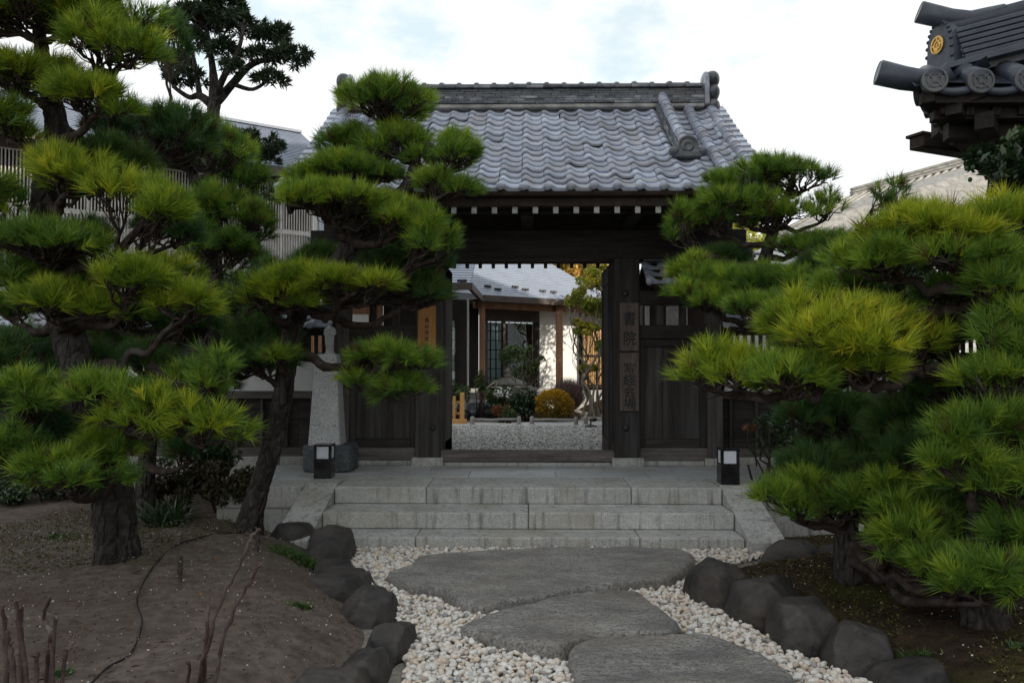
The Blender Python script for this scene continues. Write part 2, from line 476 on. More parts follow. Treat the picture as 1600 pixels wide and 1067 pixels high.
MT['kawara_worn'] = mat('kawara_worn', (0.125, 0.135, 0.155), (0.055, 0.060, 0.070), scale=7, rough=0.55, bump=0.4, bscale=60, bdist=0.004, rnd=0.5, spec=0.45, warm=((0.34, 0.33, 0.32), 0.55, 4))
MT['slate_tile'] = mat('slate_tile', (0.050, 0.058, 0.080), (0.034, 0.040, 0.056), scale=5, rough=0.42, bump=0.15, bscale=60, bdist=0.002, rnd=0.12, spec=0.5, fine=0.1)
MT['mortar'] = mat('mortar', (0.40, 0.385, 0.36), (0.22, 0.21, 0.20), scale=7, rough=0.95, bump=0.4, bscale=50)
MT['plaster'] = mat('plaster', (0.74, 0.74, 0.735), (0.64, 0.64, 0.64), scale=2, rough=0.9, bump=0.05, bscale=60, bdist=0.002, fine=0.04, spec=0.2)
MT['house_roof'] = mat('house_roof', (0.15, 0.175, 0.235), (0.12, 0.14, 0.19), scale=3, rough=0.4, bump=0.05, bscale=20, spec=0.45, fine=0.06)
MT['metal_roof'] = mat('metal_roof', (0.225, 0.255, 0.325), (0.185, 0.21, 0.27), scale=3, rough=0.34, bump=0.05, bscale=20, spec=0.55, fine=0.06)
MT['fascia'] = mat('fascia', (0.075, 0.055, 0.048), (0.05, 0.038, 0.034), scale=6, rough=0.6, bump=0.1)
MT['pale_slat'] = mat('pale_slat', (0.55, 0.52, 0.50), (0.38, 0.35, 0.33), scale=4, rough=0.8, bump=0.3, bscale=30, stretch=(4, 4, 0.6), fine=0.25)
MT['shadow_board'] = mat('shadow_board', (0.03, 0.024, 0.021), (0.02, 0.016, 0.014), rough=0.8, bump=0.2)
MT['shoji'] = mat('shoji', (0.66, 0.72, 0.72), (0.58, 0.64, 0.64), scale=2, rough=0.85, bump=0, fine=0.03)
MT['concrete'] = mat('concrete', (0.36, 0.35, 0.335), (0.26, 0.25, 0.24), scale=3, rough=0.85, bump=0.3, bscale=60, fine=0.15)
MT['black_metal'] = mat('black_metal', (0.012, 0.012, 0.014), (0.008, 0.008, 0.009), rough=0.25, bump=0.05, spec=0.55, scale=3)
MT['frosted'] = mat('frosted', (0.72, 0.74, 0.80), (0.66, 0.68, 0.75), rough=0.35, bump=0, fine=0.02, spec=0.4)
MT['gold'] = mat('gold', (0.72, 0.45, 0.14), (0.5, 0.3, 0.09), rough=0.35, bump=0.1, metal=0.9)
MT['bark'] = mat('bark', (0.070, 0.060, 0.054), (0.016, 0.013, 0.012), scale=9, rough=0.92, bump=1.0, bscale=26, bdist=0.035, stretch=(1.0, 1.0, 0.42), voro=15, fine=0.35, spec=0.15, warm=((0.13, 0.12, 0.115), 0.35, 5))
MT['twig'] = mat('twig', (0.060, 0.042, 0.035), (0.022, 0.016, 0.014), scale=14, rough=0.9, bump=0.7, bscale=50, bdist=0.01, spec=0.15, warm=((0.16, 0.155, 0.15), 0.25, 12))
MT['pale_bark'] = mat('pale_bark', (0.30, 0.27, 0.22), (0.17, 0.15, 0.12), scale=9, rough=0.85, bump=0.5, bscale=40, spec=0.2)
MT['rod_bark'] = mat('rod_bark', (0.10, 0.065, 0.058), (0.045, 0.028, 0.026), scale=14, rough=0.8, bump=0.6, bscale=40, bdist=0.008, warm=((0.18, 0.16, 0.15), 0.5, 9))
MT['bamboo'] = mat('bamboo', (0.40, 0.25, 0.115), (0.22, 0.125, 0.055), scale=6, rough=0.5, bump=0.2, stretch=(5, 5, 0.6), rnd=0.3)
MT['cable'] = mat('cable', (0.016, 0.016, 0.018), (0.012, 0.012, 0.013), rough=0.55, bump=0)
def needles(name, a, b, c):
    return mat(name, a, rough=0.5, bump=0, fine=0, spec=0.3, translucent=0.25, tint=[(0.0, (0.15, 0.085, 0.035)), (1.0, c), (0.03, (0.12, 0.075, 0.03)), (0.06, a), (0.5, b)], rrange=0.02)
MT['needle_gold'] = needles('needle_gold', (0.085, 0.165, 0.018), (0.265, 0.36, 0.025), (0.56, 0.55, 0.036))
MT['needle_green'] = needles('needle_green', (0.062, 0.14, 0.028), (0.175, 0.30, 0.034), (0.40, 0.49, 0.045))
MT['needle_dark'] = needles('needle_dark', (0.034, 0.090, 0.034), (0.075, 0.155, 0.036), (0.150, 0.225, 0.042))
def leaves(name, a, b, c, tr=0.25, rough=0.45, spec=0.4):
    return mat(name, a, rough=rough, bump=0, fine=0, spec=spec, translucent=tr, tint=[(0.0, a), (1.0, c), (0.5, b)], rrange=0.02)
MT['leaf_dark'] = leaves('leaf_dark', (0.018, 0.035, 0.016), (0.032, 0.060, 0.022), (0.06, 0.10, 0.035), 0.12, 0.3, 0.5)
MT['leaf_podo'] = leaves('leaf_podo', (0.016, 0.032, 0.016), (0.034, 0.056, 0.024), (0.065, 0.085, 0.035), 0.12)
MT['leaf_shrub'] = leaves('leaf_shrub', (0.035, 0.075, 0.028), (0.085, 0.14, 0.045), (0.18, 0.21, 0.06))
MT['leaf_hedge'] = leaves('leaf_hedge', (0.030, 0.016, 0.010), (0.040, 0.042, 0.015), (0.075, 0.055, 0.025), 0.1)
MT['leaf_yellow'] = leaves('leaf_yellow', (0.17, 0.23, 0.03), (0.38, 0.40, 0.05), (0.62, 0.52, 0.06), 0.35)
MT['leaf_autumn'] = leaves('leaf_autumn', (0.16, 0.16, 0.03), (0.36, 0.27, 0.05), (0.55, 0.33, 0.08), 0.3)
MT['leaf_gold_ball'] = leaves('leaf_gold_ball', (0.09, 0.08, 0.015), (0.44, 0.26, 0.025), (0.75, 0.46, 0.035), 0.15)
MT['leaf_red'] = leaves('leaf_red', (0.06, 0.045, 0.02), (0.22, 0.085, 0.03), (0.36, 0.16, 0.05), 0.2)
MT['petal_white'] = leaves('petal_white', (0.6, 0.6, 0.58), (0.75, 0.75, 0.72), (0.8, 0.8, 0.8), 0.2)
MT['grass'] = leaves('grass', (0.022, 0.048, 0.012), (0.045, 0.10, 0.02), (0.10, 0.16, 0.03), 0.2)
MT['moss'] = leaves('moss', (0.045, 0.045, 0.010), (0.075, 0.08, 0.014), (0.12, 0.11, 0.02), 0.1)
MT['grey_twig'] = leaves('grey_twig', (0.14, 0.10, 0.095), (0.24, 0.18, 0.165), (0.33, 0.22, 0.19), 0.0, 0.8, 0.2)
def glass_mat():
    m = bpy.data.materials.new('window_glass'); m.use_nodes = True
    nt = m.node_tree; nd = nt.nodes; nd.remove(nd['Principled BSDF'])
    g = nd.new('ShaderNodeBsdfGlossy'); g.inputs['Roughness'].default_value = 0.02; g.inputs['Color'].default_value = (0.9, 0.95, 0.95, 1)
    t = nd.new('ShaderNodeBsdfTransparent'); t.inputs['Color'].default_value = (0.88, 0.93, 0.93, 1)
    fr = nd.new('ShaderNodeFresnel'); fr.inputs['IOR'].default_value = 1.5
    x = nd.new('ShaderNodeMixShader')
    nt.links.new(fr.outputs[0], x.inputs[0]); nt.links.new(t.outputs[0], x.inputs[1]); nt.links.new(g.outputs[0], x.inputs[2])
    nt.links.new(x.outputs[0], nd['Material Output'].inputs['Surface'])
    return m
MT['glass'] = glass_mat()
# ================================================================== GROUND, PATH, STONES, STEPS
LAND = 0.42
def sheet(name, x0, x1, y0, y1, z, m, kind='structure'):
    me = bpy.data.meshes.new(name)
    me.from_pydata([(x0, y0, z), (x1, y0, z), (x1, y1, z), (x0, y1, z)], [], [(0, 1, 2, 3)])
    me.materials.append(m)
    return props(link(name, me), kind=kind)
sheet('ground', -150, 150, -60, 240, -0.06, MT['gravel_bed'])
sheet('path', -2.6, 3.2, 0.3, 6.95, -0.012, MT['gravel_bed'])

def gp(pts, z=0.0):
    return [(G(a, b, z).x, G(a, b, z).y) for a, b in pts]
left_edge = gp([(540, 852), (552, 890), (580, 925), (618, 965), (640, 1000), (628, 1067), (600, 1150)])
left_in = gp([(505, 838), (526, 874), (542, 908), (572, 947), (598, 988), (588, 1034), (530, 1100)])
left_poly = [(-2.0, 6.95)] + left_in + [(-1.35, 2.6), (-1.7, 1.2), (-9.5, 1.2), (-9.5, 9.5), (-3.0, 9.5), (-3.0, 7.62), (-2.2, 7.62), (-2.2, 6.95)]
right_edge = gp([(1195, 872), (1105, 890), (1085, 938), (1140, 970), (1205, 1006), (1290, 1044), (1400, 1090)])
right_poly = [(2.24, 6.9)] + right_edge + [(1.7, 3.0), (2.2, 1.2), (9.5, 1.2), (9.5, 9.3), (3.2, 9.3), (3.2, 7.6), (2.24, 7.6)]

def dist_edge(poly, x, y):
    d = np.full(x.shape, 1e9)
    n = len(poly)
    for i in range(n):
        a = np.array(poly[i]); b = np.array(poly[(i + 1) % n])
        ab = b - a
        t = np.clip(((x - a[0]) * ab[0] + (y - a[1]) * ab[1]) / (ab @ ab + 1e-9), 0, 1)
        d = np.minimum(d, np.hypot(x - a[0] - t * ab[0], y - a[1] - t * ab[1]))
    return d
def bed_height(poly, top, x, y):
    x, y = np.asarray(x, float), np.asarray(y, float)
    d = np.where(inside(poly, x, y), dist_edge(poly, x, y), 0)
    s = np.clip(d / 0.75, 0, 1) ** .75; s = s * s * (3 - 2 * s)
    w = 0.035 * np.sin(x * 2.1 + 1.3 * y) * np.cos(y * 1.7 - x) + 0.02 * np.sin(x * 5.3) * np.sin(y * 4.1 + 1)
    return -0.05 + s * (top + 0.05 + w + 0.06 * np.exp(-((x + 2.2) ** 2 + (y - 6.4) ** 2) / 1.6))
def left_z(x, y): return float(bed_height(left_poly, 0.20, np.array([x]), np.array([y]))[0])
def right_z(x, y): return float(bed_height(right_poly, 0.17, np.array([x]), np.array([y]))[0])
def bed(name, poly, top, m, x0, x1, y0, y1, st=0.07):
    xs = np.arange(x0, x1 + st, st); ys = np.arange(y0, y1 + st, st)
    X, Y = np.meshgrid(xs, ys)
    Z = bed_height(poly, top, X, Y)
    Z += RNG.normal(0, 0.004, Z.shape) * (Z > 0.03)
    n, k = X.shape
    vs = np.stack([X, Y, Z], -1).reshape(-1, 3)
    i = np.arange(n * k).reshape(n, k)
    fs = np.stack([i[:-1, :-1], i[:-1, 1:], i[1:, 1:], i[1:, :-1]], -1).reshape(-1, 4)
    keep = (Z.reshape(-1)[fs] > -0.049).any(1)
    return props(link(name, big_mesh(name, vs, fs[keep], m, smooth=True)), kind='structure')
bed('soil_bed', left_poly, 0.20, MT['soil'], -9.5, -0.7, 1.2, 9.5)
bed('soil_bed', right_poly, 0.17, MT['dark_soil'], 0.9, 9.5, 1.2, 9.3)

# ---- scattered bits: pebbles, chips (uncountable)
def pebbles(name, pos, rad, m, sub=1, z_sq=0.72, tint=None, kind='stuff', lump=0.26):
    v, f = ICO[sub]
    v = np.array(v); f = np.array(f)
    n = len(pos)
    pos = np.asarray(pos)
    sc = rad[:, None] * RNG.uniform(0.78, 1.25, (n, 3)); sc[:, 2] *= z_sq
    k = np.ones((n, len(v)))
    for _ in range(4):
        d = RNG.normal(size=(n, 3)); d /= np.linalg.norm(d, axis=1, keepdims=True)
        k += lump * (np.abs(d @ v.T) - 0.5) * RNG.choice([-1, 1], (n, 1))
    p = v[None] * k[..., None] * sc[:, None, :]
    a, b = RNG.uniform(0, 2 * np.pi, n), RNG.normal(0, 0.35, n)
    ca, sa, cb, sb = np.cos(a)[:, None], np.sin(a)[:, None], np.cos(b)[:, None], np.sin(b)[:, None]
    x, y, z = p[..., 0], p[..., 1], p[..., 2]
    y, z = y * cb - z * sb, y * sb + z * cb
    x, y = x * ca - y * sa, x * sa + y * ca
    vs = (np.stack([x, y, z], -1) + pos[:, None, :]).reshape(-1, 3)
    fs = (f[None] + (np.arange(n) * len(v))[:, None, None]).reshape(-1, 3)
    t = np.repeat(RNG.random(n) if tint is None else tint, len(v))
    return props(link(name, big_mesh(name, vs, fs, m, smooth=True, tint=t)), kind=kind)

stone_px = [
    [(607, 893), (640, 880), (655, 868), (700, 862), (800, 856), (900, 853), (1000, 853), (1060, 856), (1084, 866), (1072, 884), (1040, 900), (960, 911), (900, 917), (870, 924), (800, 936), (752, 943), (715, 933), (690, 917), (645, 912), (618, 904)],
    [(722, 974), (745, 963), (800, 947), (870, 930), (920, 922), (985, 921), (1010, 932), (1040, 955), (1064, 977), (1052, 985), (1020, 986), (960, 988), (905, 998), (880, 1007), (855, 1007), (800, 998), (765, 990), (735, 982)],
    [(888, 1016), (905, 1001), (960, 993), (1060, 989), (1110, 991), (1180, 1015), (1225, 1040), (1246, 1068), (1225, 1100), (1140, 1128), (1040, 1126), (950, 1112), (908, 1062), (893, 1034)],
]
STONE_Z = 0.095
stone_poly = [gp(p, STONE_Z) for p in stone_px]
pebble_region = [(-1.75, 6.86), (2.2, 6.86)] + [(2.3, 6.7)] + right_edge + [(1.75, 3.0), (2.0, 2.4), (-1.2, 2.4), (-1.15, 2.8)] + left_edge[::-1]
def scatter(poly, step, jit=0.45):
    a = np.array(poly)
    xs = np.arange(a[:, 0].min(), a[:, 0].max(), step); ys = np.arange(a[:, 1].min(), a[:, 1].max(), step * 0.87)
    X, Y = np.meshgrid(xs, ys); X[1::2] += step / 2
    X = X.ravel() + RNG.uniform(-jit, jit, X.size) * step; Y = Y.ravel() + RNG.uniform(-jit, jit, Y.size) * step
    k = inside(poly, X, Y)
    return X[k], Y[k]
def gravel_spots(step, z0, z1):
    X, Y = scatter(pebble_region, step)
    k = np.ones(X.shape, bool)
    for sp in stone_poly:
        k &= ~(inside(sp, X, Y) & (dist_edge(sp, X, Y) > 0.03))
    X, Y = X[k], Y[k]
    Z = RNG.uniform(z0, z1, X.size) + 0.012 * np.sin(X * 4.1) * np.sin(Y * 3.7)
    return np.stack([X, Y, Z], -1)
pos = np.concatenate([gravel_spots(0.0325, 0.002, 0.020), gravel_spots(0.052, 0.018, 0.036)])
near = pos[:, 1] < 5.9
pebbles('gravel', pos[near], RNG.uniform(0.011, 0.0225, near.sum()), MT['pebble'], sub=1)
pebbles('gravel', pos[~near], RNG.uniform(0.012, 0.022, (~near).sum()), MT['pebble'], sub=1)

def flagstone(poly, label, seed):
    o = catmull(poly, 8, closed=True)
    o = np.array(o); n = len(o)
    c = o.mean(0)
    ph = np.linspace(0, 2 * np.pi, n, endpoint=False)
    rings = [(0.985, -0.045), (1.0, 0.004), (1.005, 0.040), (1.003, 0.066), (0.994, 0.082), (0.975, 0.092), (0.935, 0.096)] + [(s, 0.098) for s in np.arange(.86, .08, -.035)]
    vs, fs = [], []
    for ri, (s, z) in enumerate(rings):
        for i in range(n):
            q = c + (o[i] - c) * s
            ed = max(0, 1 - ri / 6)
            w = (0.020 * mnoise.noise(Vector((q[0] * 4 + seed, q[1] * 6, z * 20))) + .014 * mnoise.noise(Vector((q[0] * 11 + seed, q[1] * 11, z * 8)))) * ed
            q = q + (o[i] - c) / (np.linalg.norm(o[i] - c) + 1e-6) * (w + 0.008 * ed * mnoise.noise(Vector((q[0] * 14, q[1] * 14, z * 50 + seed))))
            zz = z
            if z > 0.03:
                zz += 0.010 * mnoise.noise(Vector((q[0] * 2.5 + seed, q[1] * 5, 0))) + 0.006 * mnoise.noise(Vector((q[0] * 7, q[1] * 16, seed))) + .004 * mnoise.noise(Vector((q[0] * 18, q[1] * 30, seed)))
            vs.append((q[0], q[1], zz))
    for r in range(len(rings) - 1):
        for i in range(n):
            j = (i + 1) % n
            fs.append((r * n + i, r * n + j, (r + 1) * n + j, (r + 1) * n + i))
    vs.append((c[0], c[1], rings[-1][1])); k = len(vs) - 1
    for i in range(n):
        fs.append(((len(rings) - 1) * n + i, (len(rings) - 1) * n + (i + 1) % n, k))
    a = sum((o[i][0] * o[(i + 1) % n][1] - o[(i + 1) % n][0] * o[i][1]) for i in range(n))
    if a < 0: fs = [f[::-1] for f in fs]
    mb = MB().add(vs, fs)
    return props(mb.build('stepping_stone', MT['flagstone'], smooth=True, base=(c[0], c[1], 0)), label, 'stepping stone', 'flat stones across the gravel')
flagstone(stone_poly[0], 'widest flat stepping stone lying directly below the stone steps', 1)
flagstone(stone_poly[1], 'smallest stepping stone, pointed at its left end, between the other two', 5)
flagstone(stone_poly[2], 'stepping stone at the front, cut by the bottom of the photo', 9)

# ---- boulders that edge the beds
def boulder(px, py, w_px, Y, hz, dz, label, seed, m='boulder', zb=0.0, flat=None, rot=0.0):
    c = P(px, py, Y)
    w = w_px * Y / F_PX / 2
    M = Matrix.Rotation(rot, 3, 'Z')
    rr = random.Random(seed * 7 + 1)
    M = Matrix.Rotation(rot + rr.uniform(-.3, .3), 3, 'Z')
    mb = MB().ball((0, 0, 0), 1, 4)
    sk = [rr.uniform(-.16, .16) for _ in range(4)]
    out = []
    for v in mb.v:                                      # a worn block: a ball pressed towards a box
        v = Vector(v); k = 1 / max(abs(v.x), abs(v.y), abs(v.z) * .92)
        q = v * (.56 * k + .44)
        q *= 1 + .13 * mnoise.noise(v * 1.1 + Vector((seed, 2.3 * seed, 0))) + .05 * mnoise.noise(v * 2.9 + Vector((0, seed, 3))) + .022 * mnoise.noise(v * 7 + Vector((seed, 0, 0))) + .012 * mnoise.noise(v * 19)
        q.z += sk[0] * q.x + sk[1] * q.y
        q.x *= 1 - .16 * max(0, q.z) + sk[2] * q.y; q.y *= 1 - .16 * max(0, q.z)
        out.append(M @ Vector((q.x * w * .98, q.y * dz * 1.0, q.z * hz * .92)))
    mb.v = [tuple(q) for q in out]
    for _ in range(6):                                  # broken faces
        nv = Vector((rr.uniform(-1, 1), rr.uniform(-1, .3), rr.uniform(-.1, .9))).normalized()
        ext = max(Vector(p).dot(nv) for p in mb.v) * rr.uniform(.78, .92)
        out = []
        for p in mb.v:
            q = Vector(p); e = q.dot(nv) - ext + .008 * mnoise.noise(q * 14)
            if e > 0: q = q - nv * e * .95
            out.append(tuple(q))
        mb.v = out
    zt = max(p[2] for p in mb.v)
    mb.xf(Matrix.Translation((c.x, Y, c.z - zt)))
    return props(mb.build('edge_boulder', MT[m], smooth=True, base=(c.x, Y, zb)), label, 'boulder', 'dark boulders edging the planting beds')
boulder(462, 812, 88, 6.95, 0.20, 0.24, 'low dark boulder touching the left stair cheek, above the grass tuft', 3, flat=0.12)
boulder(516, 822, 80, 6.55, 0.30, 0.26, 'dark smooth boulder left of the bottom step, right of the grass tuft', 4, flat=0.2)
boulder(522, 880, 78, 5.95, 0.22, 0.20, 'brown soil-stained boulder below the smooth one by the bottom step', 5, flat=0.14)
boulder(536, 893, 96, 5.55, 0.22, 0.22, 'soil-covered boulder above the angular one on the left gravel edge', 6, flat=0.14)
boulder(578, 919, 98, 5.05, 0.20, 0.20, 'angular dark boulder with a ledge jutting onto the left gravel', 17, flat=0.12)
boulder(612, 968, 68, 4.45, 0.22, 0.19, 'round upright boulder standing at the narrowest left gravel edge', 8, flat=0.16)
boulder(570, 1012, 100, 4.12, 0.20, 0.20, 'flat-topped boulder just below the round upright one on the left', 9, flat=0.10)
boulder(520, 1040, 140, 3.85, 0.18, 0.20, 'wide low boulder cut by the bottom edge left of the gravel', 10, flat=0.10)
boulder(1128, 876, 100, 5.45, 0.25, 0.22, 'cube-like dark boulder nearest the right end of the widest stepping stone', 11, flat=0.18)
boulder(1192, 899, 118, 5.05, 0.25, 0.22, 'broad rounded boulder second along the right gravel edge', 12, flat=0.17)
boulder(1256, 936, 104, 4.6, 0.22, 0.20, 'sloping brownish boulder third along the right gravel edge', 13, flat=0.15)
boulder(1340, 966, 108, 4.3, 0.24, 0.20, 'blocky boulder with a white speck, fourth along the right gravel edge', 14, flat=0.17)
boulder(1425, 1024, 130, 3.95, 0.20, 0.20, 'reddish dark boulder cut by the bottom edge on the right', 15, flat=0.12)
boulder(1237, 843, 92, 6.45, 0.17, 0.16, 'long log-shaped boulder below the right stair cheek', 16, flat=0.12)
boulder(1297, 850, 46, 6.4, 0.15, 0.15, 'small boulder beside the log-shaped one under the low pine', 18, flat=0.1)

# ---- stone steps with landing and cheeks
st = thing('stone_steps', (0, 7.2, 0), 'wide grey granite steps with sloping cheek stones rising to the gate', 'steps')
J = 0.003
def blocks(xs, y0, y1, z0, z1, name='step_block', par=st, m='granite', ch=0.008):
    for a, b in zip(xs[:-1], xs[1:]):
        MB().box(a + J, b - J, y0, y1, z0 + RNG.uniform(-.001, .001), z1 + RNG.uniform(-.0015, .0015), ch).build(name, MT[m], par)
blocks([-1.85, -0.97, 0.99, 1.85], 7.64, 8.335, 0.264, LAND)
blocks([-1.85, 0.01, 1.85], 7.19, 7.70, 0.118, 0.262)
blocks([-1.85, -0.96, 0.96, 1.85], 6.85, 7.25, -0.04, 0.116)
for s, nm in ((-1, 0), (1, 0)):
    x0, x1 = sorted((s * 1.856, s * 2.165))
    prof = [(6.72, -0.05), (6.72, 0.105), (7.80, 0.432), (8.10, 0.432), (8.10, -0.05)]
    mb = MB()
    e = 0.008
    vs = [(x0, y, z) for y, z in prof] + [(x1, y, z) for y, z in prof]
    n = len(prof)
    mb.add(vs, [tuple(range(n)), tuple(range(n, 2 * n))[::-1]] + [(i, n + i, n + (i + 1) % n, (i + 1) % n) for i in range(n)])
    mb.build('stair_cheek', MT['granite'], st)
# landing: rows of paving slabs behind the top step, and stone blocks at its open ends
ld = props(MB().box(-3.0, 3.2, 8.12, 9.28, -0.05, LAND - 0.012, 0.002).build('landing', MT['granite'], base=(0, 8.7, 0)), kind='structure')
def slabs(xs, y0, y1):
    for a, b in zip(xs[:-1], xs[1:]):
        MB().box(a + J, b - J, y0 + J, y1 - J, LAND - 0.010, LAND + RNG.uniform(-.001, .001), 0.004).build('paving_slab', MT['paving'], ld)
slabs([-3.0, -2.42, -1.55, -0.62, 0.30, 1.28, 2.2, 3.2], 8.335, 8.82)
slabs([-3.0, -2.05, -1.08, 0.0, 0.86, 1.62, 2.4, 3.2], 8.82, 9.29)
for x0, x1, s in ((-3.0, -2.17, -1), (2.17, 3.2, 1)):
    xs = np.linspace(x0, x1, 3)
    for a, b in zip(xs[:-1], xs[1:]):
        MB().box(a + J, b - J, 7.64, 8.12, 0.215, LAND, 0.008).build('edge_block', MT['granite'], ld)
        MB().box(a + J - .0, b - J, 7.66, 8.12, -0.05, 0.212, 0.008).build('edge_block', MT['granite'], ld)
        MB().box(a + J, b - J, 8.125, 8.33, LAND - .3, LAND - .001, 0.006).build('edge_block', MT['paving'], ld)
# ================================================================== THE GATE
gate = thing('gate', (0, 9.43, LAND), 'dark weathered wooden temple gate with a grey tiled gable roof', 'gate')
GY = 9.30
def part(mb, name, m, par=gate, smooth=False):
    return mb.build(name, MT[m], par, smooth)
# posts on their stones
for s in (-1, 1):
    p = part(MB().box(s * 1.165 - .147, s * 1.165 + .147, GY, GY + .27, LAND + .095, 3.14, .008), 'post', 'old_wood')
    for zz in (2.42, 0.86):                       # domed nail covers
        part(MB().ball((s * 1.165 + (-.02 if s > 0 else .06), GY - .004, zz), (.040, .024, .040), 2), 'nail_cover', 'iron', p, True)
    part(MB().box(s * 1.165 - .185, s * 1.165 + .185, GY - .05, GY + .30, LAND - .01, LAND + .092, .012), 'base_stone', 'granite')
    part(MB().box(s * 2.19 - .09, s * 2.19 + .09, GY + .04, GY + .22, LAND + .088, 2.52, .006), 'post', 'grey_wood_v')
    part(MB().box(s * 2.19 - .13, s * 2.19 + .13, GY - .0, GY + .26, LAND - .01, LAND + .085, .012), 'base_stone', 'granite')
    part(MB().box(s * 1.33 - .10, s * 1.33 + .10, 11.75, 11.95, LAND, 3.1, .008), 'post', 'old_wood')
part(MB().box(-.975, .975, GY - .01, GY + .26, LAND - .01, LAND + .035, .006), 'threshold_stone', 'granite')
th = part(MB().box(-1.015, 1.015, GY + .01, GY + .19, LAND + .042, LAND + .165, .008), 'threshold', 'grey_wood_h')
# lintel, beams and brackets of the roof
part(MB().box(-2.55, 2.55, GY - .03, GY + .29, 2.83, 3.17, .01).xf(Matrix.Translation((0, 0, .0))), 'lintel', 'old_wood_h')
part(MB().box(-2.42, 2.42, GY + .08, GY + .14, 3.172, 3.80, .004), 'transom_board', 'old_wood_h')
part(MB().box(-2.42, 2.42, 8.62, 8.78, 3.25, 3.42, .008), 'eave_purlin', 'old_wood_h')
part(MB().box(-2.42, 2.42, 12.02, 12.18, 3.25, 3.42, .008), 'eave_purlin', 'old_wood_h')
part(MB().box(-2.42, 2.42, 10.3, 10.5, 4.22, 4.40, .008), 'ridge_beam', 'old_wood_h')
for x in (-1.165, 0.0, 1.165):
    part(MB().box(x - .07, x + .07, 8.45, 12.30, 3.172, 3.246, .01), 'bracket_arm', 'old_wood_h')
for s in (-1, 1):                                 # gable boards
    for f in (-1, 1):
        part(MB().beam((s * 2.46, 10.4 + f * 0.02, 4.62), (s * 2.46, 10.4 + f * 2.30, 3.24), .045, .22), 'verge_board', 'roof_wood')
    mb = MB(); mb.add([(s * 1.33, 9.4, 3.17), (s * 1.33, 11.5, 3.17), (s * 1.33, 10.45, 4.2), (s * 1.37, 9.4, 3.17), (s * 1.37, 11.5, 3.17), (s * 1.37, 10.45, 4.2)], [(0, 1, 2), (5, 4, 3), (0, 3, 4, 1), (1, 4, 5, 2), (2, 5, 3, 0)])
    part(mb, 'gable_panel', 'old_wood_h')
# rafters with painted ends, front and back
RZ = 3.165
for k in range(-11, 12):
    x = (k + .5) * .2085 - .022
    if abs(x) > 2.4: continue
    for f, y0 in ((-1, 8.11), (1, 12.72)):
        ye = 10.36 if f < 0 else 10.44
        a = Vector((x, y0, RZ)); b = Vector((x, ye, RZ + abs(ye - y0) * math.tan(R(28.5))))
        r = part(MB().beam(a, b, .055, .085, ch=.003), 'rafter', 'roof_wood')
        if f < 0:
            part(MB().box(x - .0272, x + .0272, y0 - .026, y0 - .0145, RZ - .031, RZ + .046, .001), 'rafter_end', 'end_paint', r)
for f, y0 in ((-1, 8.0), (1, 12.8)):
    sgn = f
    part(MB().beam((-2.44, y0 - f * .10, 3.245), (2.44, y0 - f * .10, 3.245), .075, .085), 'fascia', 'roof_wood')
    part(MB().beam((-2.48, y0 - f * .045, 3.325), (2.48, y0 - f * .045, 3.325), .07, .068), 'fascia', 'roof_wood')
    a, b = (y0 - f * .16, RZ + .05), (10.4, RZ + .05 + 2.3 * math.tan(R(28.5)))
    q = [(-2.42, a[0], a[1]), (2.42, a[0], a[1]), (2.42, b[0], b[1]), (-2.42, b[0], b[1])]
    part(MB().slab(q if f < 0 else q[::-1], .02), 'ceiling_board', 'roof_wood')

# ---- tiled roof
EX, NROW, TP = 0.192, 15, 0.2345
def curve(s):                                     # point and slope at distance s up from the eave
    y, z, n = 7.97, 3.385, 40
    L = EX * NROW
    def th(u): return R(29.5 + 7.2 * u / L)
    k = max(1, int(abs(s) * 60))
    for i in range(k):
        t = th(s * (i + .5) / k); y += math.cos(t) * s / k; z += math.sin(t) * s / k
    return y, z, th(s)
RIDGE_Y, RIDGE_Z, _ = curve(EX * NROW)
roof_v = []
mbr = MB()
ys = [curve(EX * NROW * i / 10) for i in range(11)]
front = [(y, z - .055) for y, z, t in ys]
backc = [(2 * RIDGE_Y - y, z) for y, z in front[::-1]][1:]
pr = front + backc
for i in range(len(pr) - 1):
    mbr.slab([(-2.5, pr[i][0], pr[i][1]), (2.5, pr[i][0], pr[i][1]), (2.5, pr[i + 1][0], pr[i + 1][1]), (-2.5, pr[i + 1][0], pr[i + 1][1])], .035)
roof = part(mbr, 'roof', 'roof_wood')

def wave(u):                                      # cross section of a pan tile, u from 0 at the crest
    return 0.021 * math.cos(2 * math.pi * (u - 0.02)) + 0.006 * math.cos(4 * math.pi * u)
def tile_mesh(drop=0.0):
    mb = MB()
    us = [-.16, -.10, -.04, .04, .12, .22, .34, .48, .62, .74, .83]
    L = EX + .05
    th_ = .022
    top0 = [(u * TP, 0, wave(u)) for u in us]; top1 = [(u * TP, L, wave(u)) for u in us]
    bot0 = [(u * TP, 0.004, wave(u) - th_ - drop * (0.6 + 0.4 * math.cos(2 * math.pi * (u - .5)) * -1 if False else 1)) for u in us]
    n = len(us)
    vs = top0 + top1 + bot0
    fs = []
    for i in range(n - 1):
        fs.append((i, i + 1, n + i + 1, n + i))
        fs.append((2 * n + i, 2 * n + i + 1, i + 1, i))
    fs.append((0, n, 2 * n)); fs.append((n - 1, 2 * n - 1, 3 * n - 1)[::-1])
    mb.add(vs, fs)
    if drop:
        mb.ball((-.02, -.004, .004), (.044, .026, .044), 2)
    me = mb.mesh('eave_tile' if drop else 'roof_tile', MT['kawara'], False)
    sm = np.zeros(len(me.polygons), bool)
    for p in me.polygons:
        if abs(p.normal.y) < .6: sm[p.index] = True
        if drop and p.index >= (n - 1) * 2 + 2: sm[p.index] = True
    me.polygons.foreach_set('use_smooth', sm)
    return me
